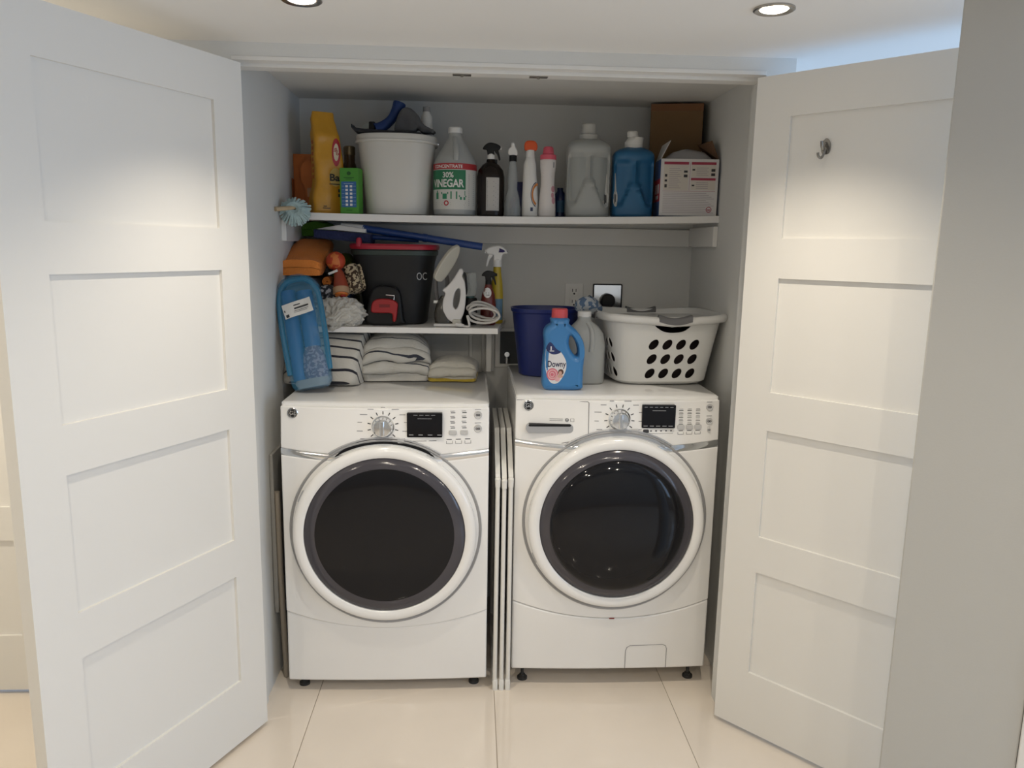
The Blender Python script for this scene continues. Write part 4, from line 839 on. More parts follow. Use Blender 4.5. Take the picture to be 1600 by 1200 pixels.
# patterned rolls
tag(obj('dark_knit_cloth', serp(.066, .075, .060, 3, 21, wob=0.005), spots_mat('black_white_knit', (0.022, 0.022, 0.026), (0.33, 0.32, 0.33), 75, 0.56), None, (-0.640, 0.622, LZ+0.092), smooth=70), 'black and white knitted cloth beside the blue package', 'cloth')
lp = roll('leopard_roll', 'leopard spotted cloth roll leaning on the dark grey bucket', spots_mat('leopard_cloth', (0.050, 0.028, 0.016), (0.50, 0.41, 0.27), 95, 0.49), (-0.544, 0.632, LZ+0.178), (math.radians(68), math.radians(-16), 0), 0.036, 0.105, 'cloth', 2)
tl = thing('round_headed_duster', 'orange and red round-headed duster with a white band lying on cloths', 'duster', (-0.600, 0.615, LZ+0.118), (0, 0, 0))
redm = spots_mat('red_orange_print', (0.48, 0.055, 0.018), (0.60, 0.17, 0.04), 40, 0.52, 0.6)
obj('round_head', MB().loft([ring(0.036*math.sin(a), 0.037*math.cos(a), 0.033*math.cos(a), -0.012, 0.02, n=28) for a in [math.radians(-88+176*i/14) for i in range(15)]]).xf(Matrix.Translation((0, 0, 0.125))), redm, tl)
obj('neck_band', MB().tube([(-0.034, -0.014, 0.077), (0.0, -0.018, 0.091)], 0.0048, 10), WHITEP, tl)
grip = MB().tube([(-0.008, 0.016, 0.10), (0.004, 0.0, 0.072), (0.012, -0.018, 0.030), (0.014, -0.026, 0.010)], [0.013, 0.020, 0.029, 0.031], 22)
obj('grip', grip, mat('tool_red', (0.30, 0.05, 0.022), 0.45), tl)
obj('end_ring', MB().tube([(0.0125, -0.022, 0.022), (0.015, -0.031, 0.002)], [0.0325, 0.031], 24), mat('tan_rubber', (0.42, 0.26, 0.15), 0.6), tl)
obj('end_disc', MB().tube([(0.015, -0.0312, 0.002), (0.0155, -0.0335, -0.003)], [0.025, 0.023], 24), mat('disc_orange', (0.60, 0.16, 0.02), 0.5), tl)
obj('end_mark', MB().tube([(0.022, -0.0335, -0.003), (0.0223, -0.0350, -0.006)], [0.010, 0.009], 14), mat('mark_red', (0.36, 0.02, 0.015), 0.5), tl)
# crumpled white cloth over the shelf edge
cw = MB(); N, K = 72, 52; rg = []
for i in range(1, K):
    th = PI*i/K; rg.append([(math.sin(th)*math.cos(2*PI*j/N), math.sin(th)*math.sin(2*PI*j/N), -math.cos(th)) for j in range(N)])
cw.loft(rg)
def crump(x, y, z):
    f = 0.90+0.20*(1-2*abs(nz(x, y, z, 2.1, 2)))+0.22*(1-2*abs(nz(x, y, z, 4.6, 6)))-0.10+0.10*(1-2*abs(nz(x, y, z, 9, 1)))
    X, Y, Z = x*0.088*f, y*0.058*f, z*0.055*f
    if z < -0.2: Z = max(Z, -0.047)
    if y < 0 and x < 0.15: Z -= 0.030*sst(-0.2, -0.9, y)*sst(0.3, -0.3, x)
    if Z < -0.046: Y = min(Y, -0.048)
    return (X, Y, Z)
cw.warp(crump)
tag(obj('white_cloth', cw, terry('white_terry', (0.56, 0.54, 0.49), 0.06), None, (-0.594, 0.597, LZ+0.0475), smooth=80, subsurf=1), 'crumpled white cloth spilling over the short shelf edge', 'cloth')

# dark mop bucket
mbk = thing('mop_bucket', 'dark grey mop bucket with red rim and red pedal', 'bucket', (-0.396, 0.755, LZ))
cg = mat('charcoal_plastic', (0.015, 0.0155, 0.017), 0.5, spec=0.3)
ex = 3.0
obj('pail', MB().loft([ring(z, rx, ry, cx, 0, ex, 60) for z, rx, ry, cx in ((0, .112, .10, .006), (.006, .120, .108, .006), (.24, .156, .14, .001), (.275, .166, .15, 0), (.292, .168, .152, 0), (.292, .160, .144, 0), (.05, .115, .10, .006))]), cg, mbk)
obj('green_band', MB().loft([ring(z, rx, ry, 0, 0, ex, 60) for z, rx, ry in ((.268, .1645, .1485), (.270, .1685, .1525), (.286, .1705, .1545), (.289, .167, .151))], False, False), mat('dark_green_grey', (0.028, 0.045, 0.040), 0.45), mbk)
rim = MB().loft([ring(z, rx, ry, 0, 0, ex, 60) for z, rx, ry in ((.290, .164, .148), (.291, .173, .157), (.304, .176, .160), (.311, .171, .155), (.306, .160, .144), (.290, .158, .142))], False, False)
rm = mat('bucket_red', (0.36, 0.015, 0.035), 0.35)
obj('red_rim', rim, rm, mbk)
obj('rim_spout', MB().loft([[(-0.172, -0.03, .292), (-0.155, -0.09, .292), (-0.12, -0.09, .300), (-0.14, 0.0, .310)], [(-0.155, -0.035, .306), (-0.140, -0.085, .306), (-0.12, -0.085, .311), (-0.135, -0.01, .311)]]), rm, mbk, bevel=0.004)
obj('wringer_post', MB().loft([ring(.30, .012, .012, -.125, -.130, n=16), ring(.325, .011, .011, -.125, -.130, n=16), ring(.333, .007, .007, -.125, -.130, n=16)]), rm, mbk)
obj('wringer_basket', MB().loft([ring(z, rx, ry, .03, 0, 2.6, 44) for z, rx, ry in ((.16, .08, .075), (.296, .118, .112), (.308, .124, .118), (.308, .115, .109), (.18, .075, .07))]), BLACKP, mbk)
pdl = obj('pedal_housing', plate([smoothloop([(-0.094, 0.004), (-0.094, 0.07), (-0.082, 0.125), (-0.060, 0.150), (-0.010, 0.152), (0.024, 0.138), (0.036, 0.10), (0.042, 0.03), (0.040, 0.004)], 5)], 0.035, 0.010).warp(lambda x, y, z: (x, y-0.118, z)), BLACKP, mbk)
obj('pedal', plate([smoothloop([(-0.078, 0.068), (-0.070, 0.094), (-0.046, 0.104), (0.000, 0.102), (0.022, 0.088), (0.022, 0.064), (0.016, 0.022), (0.004, 0.020), (0.000, 0.048), (-0.040, 0.050), (-0.074, 0.052)], 5)], 0.014, 0.006).warp(lambda x, y, z: (x, y-0.160, z)), mat('pedal_red', (0.33, 0.010, 0.014), 0.4), mbk)
obj('pedal_slot', MB().box(-0.046, -0.006, -0.1750, -0.1738, 0.072, 0.084), mat('slot_red', (0.17, 0.006, 0.008), 0.5), mbk, bevel=0.001)
obj('steel_bar', MB().tube([(-0.022, -0.156, 0.118), (0.010, -0.156, 0.116), (0.008, -0.158, 0.100)], 0.0028, 8), CHROME, mbk)
pailb = MB().loft([ring(z, rx, ry, cx, 0, ex, 60) for z, rx, ry, cx in ((0, .112, .10, .006), (.006, .120, .108, .006), (.24, .156, .14, .001), (.275, .166, .15, 0))]).bvh()
printed('maker_letters', text_mb('OC', 0.042, 0.112, 0.188, sx=0.62), mat('letter_grey', (0.45, 0.45, 0.45), 0.5), mbk, pailb, 0.001)

# flat mop lying over the bucket
mp = thing('flat_mop', 'blue flat mop with white head lying across the mop bucket', 'mop', (0, 0, 0))
mpb = mat('mop_blue', (0.014, 0.05, 0.20), 0.35); p0, p1 = Vector((-0.515, 0.700, 1.660)), Vector((-0.050, 0.690, 1.597))
obj('pole', MB().cyl(p0, p1, 0.0142, n=18), mpb, mp)
obj('pole_clip', MB().cyl(p0.lerp(p1, 0.50), p0.lerp(p1, 0.535), 0.0162, n=18), mpb, mp)
obj('lower_bar', MB().tube([(-0.50, 0.720, 1.628), (-0.30, 0.715, 1.619)], 0.0095, 12), mpb, mp)
obj('socket', MB().cyl((-0.600, 0.702, 1.668), (-0.510, 0.700, 1.659), 0.011, 0.0145, 18), WHITEP, mp)
obj('head_plate', MB().loft([[(-0.690, 0.690, 1.6530), (-0.690, 0.730, 1.6530), (-0.690, 0.730, 1.6555), (-0.690, 0.690, 1.6555)], [(-0.600, 0.650, 1.650), (-0.600, 0.770, 1.650), (-0.600, 0.760, 1.674), (-0.600, 0.660, 1.670)], [(-0.500, 0.655, 1.642), (-0.500, 0.765, 1.642), (-0.500, 0.755, 1.660), (-0.500, 0.665, 1.656)]]), WHITEP, mp, bevel=0.002)
obj('mop_pad', MB().loft([[(-0.695, 0.64, 1.620), (-0.695, 0.79, 1.620), (-0.695, 0.79, 1.6525), (-0.695, 0.64, 1.6525)], [(-0.480, 0.64, 1.603), (-0.480, 0.79, 1.603), (-0.480, 0.79, 1.638), (-0.480, 0.64, 1.638)]]), mat('navy_pad', (0.012, 0.018, 0.065), 0.95, bump=0.5, bscale=120), mp, bevel=0.004)

# steam iron standing on its heel
ir = thing('steam_iron', 'white steam iron standing on its heel with tilted oval plate', 'iron', (-0.168, 0.618, LZ))
iw = mat('iron_white', (0.70, 0.68, 0.66), 0.3); ig = mat('iron_ivory', (0.52, 0.50, 0.43), 0.35)
outl = smoothloop([(-0.004, 0.022), (-0.022, 0.040), (-0.033, 0.066), (-0.032, 0.100), (-0.024, 0.128), (-0.034, 0.140), (-0.014, 0.158), (0.012, 0.190), (0.032, 0.222), (0.046, 0.214), (0.042, 0.194), (0.052, 0.170), (0.056, 0.120), (0.050, 0.060), (0.036, 0.026), (0.020, 0.014)], 5)
hole = smoothloop([(0.008, 0.078), (0.008, 0.105), (0.016, 0.136), (0.027, 0.148), (0.034, 0.140), (0.033, 0.110), (0.026, 0.080), (0.017, 0.068)], 5)
obj('handle_body', plate([outl, hole], 0.030, 0.005), iw, ir, smooth=60)
obj('sole_plate', plate([smoothloop([(0, 0.086), (0.020, 0.060), (0.028, 0.010), (0.026, -0.045), (0.014, -0.070), (-0.014, -0.070), (-0.026, -0.045), (-0.028, 0.010), (-0.020, 0.060)], 4)], 0.010, 0.005).xf(Matrix.Translation((-0.020, -0.004, 0.238)) @ Matrix.Rotation(math.radians(32), 4, 'Y') @ Matrix.Rotation(math.radians(38), 4, 'Z')), ig, ir, smooth=60)
obj('heel_plate', plate([rrect(-0.068, 0.030, 0.001, 0.012, 0.005, 4)], 0.038, 0.004), iw, ir, smooth=60)
obj('water_tank', body([(.012, .034, .034, -.030, .004, 3), (.05, .033, .034, -.034, .004, 3), (.09, .024, .030, -.034, .004, 3), (.118, .012, .02, -.028, .004, 3)], 30), mat('smoke_tank', (0.06, 0.055, 0.045), 0.15, alpha=0.85), ir)
obj('steam_dial', MB().cyl((-0.068, -0.006, 0.094), (-0.046, -0.006, 0.094), 0.006, n=14), WHITEP, ir)
obj('dark_grip', plate([smoothloop([(0.046, 0.206), (0.056, 0.200), (0.062, 0.150), (0.060, 0.126), (0.055, 0.128), (0.053, 0.172)], 5)], 0.022, 0.003), BLACKP, ir)
obj('base_foot', plate([rrect(0.004, 0.038, 0.001, 0.030, 0.008, 4)], 0.034, 0.005), ig, ir)
hs = thing('grey_hose', 'coiled grey hose loop between mop bucket and iron', 'hose', (-0.222, 0.680, LZ))
obj('hose', MB().tube(smoothloop([(0.020, 0.02, 0.008), (-0.004, 0.01, 0.10), (-0.010, 0.0, 0.170), (0.004, -0.01, 0.200), (0.024, -0.01, 0.205), (0.036, 0.0, 0.17), (0.03, 0.02, 0.10), (0.026, 0.024, 0.008)], 6, False), 0.0085, 12), mat('hose_grey', (0.20, 0.195, 0.20), 0.5), hs)
# coiled white flex
cbm = MB()
rnd = random.Random(11)
pts = [(-0.078, -0.036, 0.006), (-0.05, -0.040, 0.006)]
for k in range(5):
    for i in range(10):
        a = 2*PI*i/10+k*0.3; tl_ = 0.30+0.12*math.sin(k*1.9)
        rx, rz = 0.062-0.006*(k % 3), 0.029-0.005*(k % 2)
        x = 0.004+0.006*math.sin(k*2.1)+rx*math.cos(a+PI); zc = rz*math.sin(a+PI)
        pts.append((x, -0.036+0.014*k+0.006*math.sin(a), 0.046+0.004*k+zc-0.35*(x-0.01)*(0.5+0.2*k-0.5)))
pts = [(x, y, max(0.0055, z)) for x, y, z in pts]
cbm.tube(smoothloop(pts, 4, False), 0.0048, 8)
cbo = thing('iron_cord', 'bundle of coiled white power cord in front of spray bottles', 'cord', (-0.048, 0.606, LZ))
obj('flex', cbm, mat('flex_white', (0.62, 0.60, 0.57), 0.45), cbo, smooth=80)
obj('plug_end', MB().loft([ring(z, a, b, e=3, n=16) for z, a, b in ((0, .005, .005), (.012, .008, .007), (.034, .0075, .006))]).xf(Matrix.Translation((-0.07, -0.037, 0.0075)) @ Matrix.Rotation(math.radians(-84), 4, 'Y')), MATS['flex_white'], cbo)

# spray bottles at the end of the short shelf
ys = thing('yellow_spray_bottle', 'yellow spray bottle with white trigger and blue label', 'spray bottle', (0.012, 0.760, LZ))
ysm = body([(0, .022, .020), (.005, .026, .023), (.06, .027, .024), (.11, .026, .023), (.16, .023, .021), (.20, .017, .017), (.225, .015, .015), (.23, .014, .014)], 32)
obj('bottle', ysm, mat('lemon_plastic', (0.55, 0.40, 0.03), 0.3), ys); ysb = ysm.bvh()
trigger_head(ys, .228, 1.35, -1, WHITEP, WHITEP, WHITEP)
obj('purple_cap', MB().cyl((0.006, -0.0125, .228+.066), (0.040, -0.006, .228+.060), 0.009, 0.004, 12), mat('purple_print', (0.035, 0.02, 0.12), 0.4), ys)
printed('blue_label', patch(-0.018, 0.024, 0.015, 0.100, 10, 6), mat('sky_label', (0.14, 0.26, 0.38), 0.5), ys, ysb)
printed('label_art', bars([(-0.010, 0.016, 0.055, 0.070), (-0.002, 0.018, 0.030, 0.044)]), mat('label_navy', (0.03, 0.05, 0.16), 0.5), ys, ysb, 0.0012)
rb = thing('red_bottle', 'dark red bottle with black sprayer behind the white cord', 'spray bottle', (-0.024, 0.690, LZ))
rbm = body([(0, .026, .022), (.005, .031, .026), (.08, .031, .026), (.12, .026, .022), (.15, .015, .015), (.160, .013, .013)], 32)
obj('bottle', rbm, mat('oxblood_plastic', (0.14, 0.018, 0.012), 0.28), rb); rbb = rbm.bvh()
trigger_head(rb, .158, 0.9, +1, BLACKP, BLACKP, BLACKP)
printed('white_label', disc2(-0.004, 0.128, 0.016, 0.020, 20), WHITEP, rb, rbb)
printed('label_marks', bars([(-0.010, 0.003, 0.126, 0.129), (-0.008, 0.004, 0.118, 0.121)]), INK, rb, rbb, 0.0012)
rag = tag(obj('white_rag', MB().loft([ring(0.09*(i/16), 0.030*(0.65+0.45*math.sin(PI*(0.15+0.8*i/16))), 0.022, n=28) for i in range(17)]).warp(lambda x, y, z: (x+0.012*nz(x, y, z, 22, 4), y+0.010*nz(x, y, z, 26, 8), z+0.006*nz(x, y, z, 30, 2)*min(1, z/0.02))), terry('rag_white', (0.46, 0.47, 0.44), 0.1), None, (-0.098, 0.700, LZ+0.113), smooth=80), 'small white rag hung over the black can behind the iron', 'rag')
bc = thing('black_can', 'black can under the white rag behind the iron', 'can', (-0.098, 0.702, LZ))
obj('can', body([(0, .028, .028), (.003, .030, .030), (.100, .030, .030), (.106, .027, .027)], 30), BLACKP, bc)
obj('can_cap', body([(.106, .020, .020), (.112, .020, .020)], 24), mat('teal_cap', (0.05, 0.12, 0.11), 0.4), bc)

# ------------------------------------------------------------------ on the dryer
DZ = 1.0668
strm = stripes_mat('striped_blanket', (0.56, 0.54, 0.49), (0.012, 0.013, 0.022), {'y': 1.0, 'z': 0.9, 'x': -0.06}, 0.058, 0.0120, distort=0.015, phase=0.2)
bkt = MB().loft([[(x, y*k, z*(1-0.16*(abs(x/0.175))**4)) for y, z in smoothloop([(-0.128, 0.004), (-0.130, 0.07), (-0.112, 0.118), (-0.05, 0.170), (0.02, 0.192), (0.11, 0.190), (0.13, 0.10), (0.13, 0.004)], 5)] for x, k in [(-0.18+0.288*i/22, 1-0.25*abs((i-11)/11)**8) for i in range(23)]])
bkt.warp(lambda x, y, z: (x+0.008*nz(x, y, z, 9, 3)+0.02*max(0, z-0.1), y+0.010*nz(x, y, z, 9, 7), max(0.0, z+0.012*nz(x, y, z, 8, 5)*min(1, z/0.03))))
tag(obj('striped_blanket', bkt, strm, None, (-0.616, 0.640, DZ), (0, 0, math.radians(-7)), smooth=80), 'large white blanket with black stripes folded behind the blue package', 'blanket')
strm2 = stripes_mat('striped_towel', (0.55, 0.535, 0.49), (0.03, 0.034, 0.05), {'y': 0.8, 'z': 0.35, 'x': 0.08}, 0.048, 0.005, distort=0.02, phase=0.55)
tag(obj('striped_towel', serp(.240, .29, .155, 6, 31, nx=20, wob=0.008, bulge=0.040), strm2, None, (-0.396, 0.750, DZ+0.0035), (0, 0, math.radians(5)), smooth=80), 'folded white towel with thin dark stripes beside the big blanket', 'towel')
tag(obj('yellow_edge_towel', serp(.165, .20, .072, 4, 41, nx=16, wob=0.006, bulge=0.02), stripes_mat('yellow_grey_towel', (0.52, 0.50, 0.44), (0.42, 0.30, 0.03), {'z': 1.0}, 0.5, 0.030, 0.030, 0.0), None, (-0.160, 0.715, DZ+0.0025), (0, 0, math.radians(-3)), smooth=80), 'small folded towel with yellow edge near the dryer rim', 'towel')

# blue package leaning against the short shelf
pkgd = thing('blue_package', 'clear blue plastic package with white label leaning above the dryer', 'package', (-0.660, 0.385, DZ+0.015), Euler((math.radians(-16), math.radians(-11), 0), 'XYZ'))
Lp = 0.425
shell = []
for i in range(33):
    t = i/32; z = Lp*t; k = 1.0
    if t < 0.06: k = 0.82+0.18*math.sqrt(t/0.06)
    if t > 0.84: k = math.sqrt(max(0.02, 1-((t-0.84)/0.165)**2))
    shell.append(ring(z+0.020*0, 0.083*k*(0.88+0.12*t+0.05*math.sin(PI*t)), (0.036 if t < 0.9 else 0.036*k+0.004)*(0.75+0.25*math.sin(PI*min(1, t*1.1+0.1))), e=3, n=48))
sm = MB().loft(shell).warp(lambda x, y, z: (x+0.003*nz(x, y, z, 25, 1), y+0.005*nz(x, y, z, 22, 5)*min(1, z/0.03), z))
obj('wrapper', sm, mat('blue_film', (0.07, 0.27, 0.45), 0.10, alpha=0.33, bump=0.5, bscale=45), pkgd, smooth=70)
bl2 = mat('package_blue', (0.020, 0.12, 0.36), 0.5, var=0.15, vscale=12)
obj('blue_roll', MB().tube([(-0.038, 0.008, 0.035), (-0.038, 0.008, 0.37)], 0.0275, 20), bl2, pkgd)
obj('blue_roll', MB().tube([(0.022, 0.010, 0.15), (0.020, 0.010, 0.36)], 0.0295, 20), bl2, pkgd)
obj('mesh_end', MB().loft([ring(z, a, 0.020, 0.022, -0.002, 3, 24) for z, a in ((0.03, .040), (.06, .046), (.13, .036), (.15, .024))]), spots_mat('violet_mesh', (0.09, 0.08, 0.16), (0.28, 0.24, 0.32), 90, 0.52, 0.5), pkgd)
obj('rim_tube', MB().tube(smoothloop([(-0.074, 0, 0.06), (-0.078, 0, 0.22), (-0.072, 0, 0.34), (-0.045, 0, 0.395), (0, 0, 0.408), (0.045, 0, 0.395), (0.072, 0, 0.34), (0.076, 0, 0.22), (0.072, 0, 0.06)], 5, False), 0.010, 10), mat('pipe_blue', (0.03, 0.17, 0.30), 0.3), pkgd)
obj('grey_foot', MB().loft([ring(z, a, 0.024, 0.006, 0, 3, 28) for z, a in ((0.003, .055), (.022, .066), (.034, .06))]), mat('foot_grey', (0.28, 0.29, 0.30), 0.5), pkgd)
sb = sm.bvh()
lab = patch(-0.056, 0.050, 0.268, 0.322, 12, 4).xf(Matrix.Translation((0, 0, 0.295)) @ Matrix.Rotation(math.radians(-9), 4, 'Y') @ Matrix.Translation((0, 0, -0.295)))
printed('label', lab, mat('paper_white', (0.66, 0.65, 0.62), 0.6), pkgd, sb, 0.0012)
lt = bars([(-0.014, 0.010, 0.306, 0.310), (-0.014, 0.038, 0.293, 0.299), (-0.018, 0.036, 0.286, 0.2875), (-0.018, 0.030, 0.281, 0.2822), (-0.050, -0.038, 0.271, 0.282), (-0.052, -0.048, 0.292, 0.300)]).xf(Matrix.Translation((0, 0, 0.295)) @ Matrix.Rotation(math.radians(-9), 4, 'Y') @ Matrix.Translation((0, 0, -0.295)))
printed('label_print', lt, INK, pkgd, sb, 0.0020)

# ------------------------------------------------------------------ on the washer
WZ = 1.0944
bb2 = thing('blue_bucket', 'plain royal blue plastic bucket on the washer', 'bucket', (0.205, 0.690, WZ))
bbm = mat('royal_blue', (0.010, 0.022, 0.150), 0.38)
obj('pail', MB().loft([ring(z, rx, ry, 0, 0, 2.5, 56) for z, rx, ry in ((0, .095, .085), (.005, .102, .092), (.250, .132, .120), (.255, .138, .126), (.268, .139, .127), (.268, .132, .120), (.25, .127, .115), (.02, .098, .088), (.012, .09, .08))]), bbm, bb2)
# softener bottle
dn = thing('softener_bottle', 'blue fabric softener bottle with pink cap on the washer front', 'bottle', (0.240, 0.350, WZ))
do = smoothloop([(-0.066, 0.004), (-0.074, 0.05), (-0.072, 0.11), (-0.068, 0.16), (-0.072, 0.205), (-0.062, 0.228), (-0.046, 0.240), (-0.044, 0.258), (0.014, 0.258), (0.018, 0.238), (0.046, 0.214), (0.070, 0.175), (0.076, 0.13), (0.072, 0.08), (0.072, 0.03), (0.066, 0.004), (0.0, 0.0)], 5)
hh = smoothloop([(0.022, 0.196), (0.038, 0.184), (0.050, 0.158), (0.053, 0.132), (0.044, 0.124), (0.028, 0.142), (0.018, 0.168)], 5)
dm = plate([do, hh], 0.042, 0.020, 5)
obj('bottle', dm, mat('softener_blue', (0.045, 0.20, 0.46), 0.32), dn, smooth=70); dnb = dm.bvh()
obj('cap', body([(.250, .029, .029, -.015, 0), (.288, .0285, .0285, -.015, 0), (.291, .026, .026, -.015, 0)], 36), mat('coral_cap', (0.62, 0.08, 0.09), 0.4), dn)
lbl = smoothloop([(-0.064, 0.150), (-0.056, 0.170), (-0.046, 0.172), (-0.028, 0.150), (-0.010, 0.138), (0.008, 0.105), (0.006, 0.070), (-0.014, 0.034), (-0.036, 0.026), (-0.054, 0.042), (-0.066, 0.090)], 5)
def fan(loop, cx, cz):
    n = len(loop); m = MB(); vs = [(cx, 0, cz)]
    for k in (0.34, 0.67, 1.0): vs += [(cx+(x-cx)*k, 0, cz+(z-cz)*k) for x, z in loop]
    fs = []
    for j in range(n):
        fs.append((0, 1+j, 1+(j+1) % n))
        for k in range(2): fs.append((1+k*n+j, 1+(k+1)*n+j, 1+(k+1)*n+(j+1) % n, 1+k*n+(j+1) % n))
    return m.add(vs, fs)
printed('label', fan(lbl, -0.030, 0.095), mat('label_bright', (0.70, 0.70, 0.72), 0.45), dn, dnb)
printed('label_crown', fan(smoothloop([(-0.064, 0.150), (-0.056, 0.171), (-0.046, 0.173), (-0.028, 0.151), (-0.012, 0.140), (-0.028, 0.132), (-0.048, 0.134)], 4), -0.044, 0.148), mat('label_navy_blue', (0.012, 0.025, 0.12), 0.45), dn, dnb, 0.0013)
printed('crown_mark', join(bars([(-0.049, -0.045, 0.146, 0.160), (-0.052, -0.036, 0.142, 0.145)]), disc2(-0.043, 0.120, 0.006, n=14, r_in=0.4)), MATS['label_bright'], dn, dnb, 0.0020)
printed('brand_letters', text_mb('Downy', 0.031, -0.026, 0.096, bold=0.015, sx=0.72), mat('letter_navy', (0.010, 0.012, 0.06), 0.45), dn, dnb, 0.0014)
ros = MATS['petal_print']
printed('rose', join(disc2(-0.040, 0.060, 0.021, 0.022, 20)), mat('rose_pink', (0.62, 0.15, 0.20), 0.5), dn, dnb, 0.0013)
printed('rose_petals', join(disc2(-0.040, 0.060, 0.017, 0.018, 20, 0.72), disc2(-0.041, 0.059, 0.009, 0.010, 16, 0.6), disc2(-0.022, 0.046, 0.010, 0.012, 14)), mat('rose_pale', (0.72, 0.40, 0.42), 0.5), dn, dnb, 0.0018)
printed('portrait_hair', join(disc2(-0.010, 0.068, 0.010, 0.011, 16)), mat('hair_brown', (0.10, 0.04, 0.03), 0.6), dn, dnb, 0.0015)
printed('portrait_skin', join(disc2(-0.012, 0.064, 0.006, 0.008, 14), disc2(-0.012, 0.053, 0.010, 0.006, 14)), mat('skin_print', (0.60, 0.36, 0.28), 0.6), dn, dnb, 0.0020)
# translucent jug behind it
tj = thing('milky_jug', 'translucent jug between the softener bottle and laundry basket', 'jug', (0.346, 0.500, WZ))
obj('jug', MB().loft([ring(z, rx, ry, cx, 0, 3.2, 48) for z, rx, ry, cx in ((0, .062, .055, 0), (.006, .069, .062, 0), (.15, .069, .062, 0), (.19, .064, .058, -.002), (.215, .050, .045, -.006), (.232, .030, .028, -.01), (.240, .024, .024, -.01), (.252, .024, .024, -.01))]), hdpe, tj, smooth=60)
obj('liquid', MB().loft([ring(z, .063, .056, 0, 0, 3.2, 36) for z in (.006, .125)]), MATS['grey_liquid'], tj)
obj('jug_handle', MB().tube(smoothloop([(0.0, -0.028, .228), (0.012, -0.052, .200), (0.014, -0.064, .160), (0.010, -0.062, .125)], 5, False), 0.010, 12), hdpe, tj)
obj('cap', body([(.250, .026, .026, -.01, 0), (.268, .026, .026, -.01, 0), (.271, .023, .023, -.01, 0)], 28), WHITEP, tj)
tag(obj('patterned_cloth', MB().loft([ring(0.058*i/14-0.008, 0.050*(0.5+0.6*math.sin(PI*(0.22+0.70*i/14))), 0.036*(0.6+0.4*math.sin(PI*i/14)), n=30) for i in range(15)]).warp(lambda x, y, z: (x+0.016*nz(x, y, z, 18, 4), y+0.014*nz(x, y, z, 20, 8), z+0.012*nz(x, y, z, 24, 2)-0.35*max(0, x-0.01))), spots_mat('blue_white_cloth', (0.42, 0.45, 0.48), (0.10, 0.16, 0.26), 60, 0.5), None, (0.358, 0.560, WZ+0.272), smooth=80), 'blue and white patterned cloth bunched on the milky jug', 'cloth')

# laundry basket
lb = thing('laundry_basket', 'white plastic laundry basket with oval holes and grey handles', 'laundry basket', (0.626, 0.585, WZ), (0, 0, math.radians(4)))
bw = mat('basket_white', (0.70, 0.70, 0.68), 0.36)
def br(z, rx, ry, e=4.2): return ring(z, rx, ry, 0, 0, e, 72)
H = 0.262
def prof(t): return (0.180+0.040*t+0.006*t*t, 0.150+0.048*t)
Lo = [br(0, .150, .122), br(.006, .168, .140)]+[br(H*t, *prof(t)) for t in (0.06, 0.2, 0.4, 0.6, 0.8, 0.95, 1.0)]
Li = [br(H*t, prof(t)[0]-0.0035, prof(t)[1]-0.0035) for t in (1.0, 0.95, 0.8, 0.6, 0.4, 0.2, 0.06)]+[br(.010, .160, .132)]
wallm = MB().loft(Lo+Li)
cut = MB()
def oval(cx, cz, a, b, tilt, n=18): 
    c, s = math.cos(tilt), math.sin(tilt); return [(cx+a*math.cos(2*PI*j/n)*c-b*math.sin(2*PI*j/n)*s, cz+a*math.cos(2*PI*j/n)*s+b*math.sin(2*PI*j/n)*c) for j in range(n)]
for i in range(4):
    for j in range(3):
        cut.prism_y(oval(-0.056+0.052*i-0.002*j, 0.158-0.0555*j, 0.0225, 0.0150, math.radians(48)), -0.3, -0.05)
for i in range(3):
    for j in range(3):
        o_ = oval(-0.100+0.042*i, 0.158-0.0555*j, 0.020, 0.0135, math.radians(60)); n_ = len(o_)
        cut.add([(-0.35, y, z) for y, z in o_]+[(-0.06, y, z) for y, z in o_], [tuple(range(n_)), tuple(reversed(range(n_, 2*n_)))]+[(k, k+n_, (k+1) % n_+n_, (k+1) % n_) for k in range(n_)])
cut.prism_y(smoothloop([(-0.052, 0.234), (0.070, 0.234), (0.058, 0.212), (0.030, 0.204), (-0.008, 0.204), (-0.038, 0.214)], 4), -0.3, -0.05)
cut.prism_y(smoothloop([(-0.060, 0.234), (0.060, 0.234), (0.050, 0.206), (-0.050, 0.206)], 4), 0.05, 0.3)
wm_, cm_ = wallm.mesh('w'), cut.mesh('c')
ow, oc = bpy.data.objects.new('w', wm_), bpy.data.objects.new('c', cm_); COL.objects.link(ow); COL.objects.link(oc)
bo = ow.modifiers.new('b', 'BOOLEAN'); bo.operation = 'DIFFERENCE'; bo.object = oc; bo.solver = 'EXACT'; bo.use_self = True
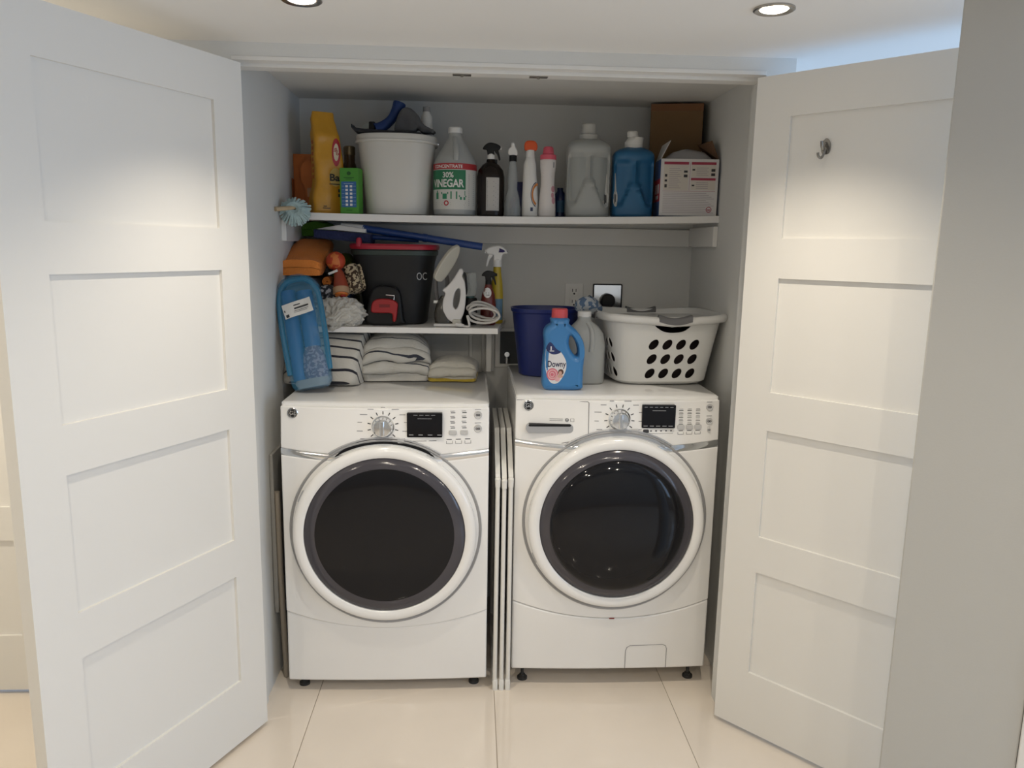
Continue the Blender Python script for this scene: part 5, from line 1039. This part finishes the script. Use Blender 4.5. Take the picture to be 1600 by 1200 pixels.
dg = bpy.context.evaluated_depsgraph_get(); dg.update(); res = bpy.data.meshes.new_from_object(ow.evaluated_get(dg)); res.name = 'basket_wall'
bpy.data.objects.remove(ow); bpy.data.objects.remove(oc)
obj('basket_wall', res, bw, lb, smooth=35)
def dip(x, y, z):
    return (x, y, z-0.010*sst(0.11, 0.02, abs(x-0.008))*(1 if abs(y) > 0.1 else 0)+0.006*sst(.1, .23, abs(x)))
obj('rim', MB().loft([br(z, rx, ry) for z, rx, ry in ((H-0.022, .226, .198), (H-0.026, .238, .210), (H-0.018, .248, .220), (H-0.004, .248, .220), (H+0.004, .240, .212), (H+0.002, .226, .198), (H-0.02, .220, .192))]).warp(dip), bw, lb, smooth=60)
hg = mat('handle_grey', (0.13, 0.13, 0.135), 0.5)
for s, cx in ((-1, 0.010), (1, 0.0)):
    obj('handle', MB().loft([[(x, s*(0.1975+dy_), H+dz-0.012*math.cos((x-cx)/0.062*PI/2)) for dy_, dz in ((0.026, -0.016), (0.026, 0.004), (0.018, 0.0095), (0.0, 0.0085), (-0.006, 0.0), (-0.006, -0.014))] for x in [cx-0.062+0.124*i/14 for i in range(15)]]), hg, lb, smooth=60)
obj('handle', MB().loft([[(-0.226+dx, y, H+dz) for dx, dz in ((-0.026, -0.020), (-0.026, 0.002), (-0.018, 0.008), (0.0, 0.009), (0.006, 0.0), (0.006, -0.016))] for y in [-0.055+0.11*i/14 for i in range(15)]]), hg, lb, smooth=60)
tag(obj('dark_clothes', MB().loft([ring(z, a, b, 0, 0, 3.5, 60) for z, a, b in ((0.0, .145, .115), (.03, .160, .130), (.10, .176, .142), (.15, .180, .146), (.175, .165, .13), (.19, .12, .09), (.194, .04, .03))]).warp(lambda x, y, z: (x, y, z+0.020*nz(x, y, z, 12, 3)*sst(.12, .17, z))), mat('dark_laundry', (0.022, 0.014, 0.014), 0.95, var=0.6, vscale=9, bump=0.4, bscale=30), None, (0.626, 0.585, WZ+0.0115), (0, 0, math.radians(4)), smooth=80), 'heap of dark clothes inside the laundry basket', 'clothes')
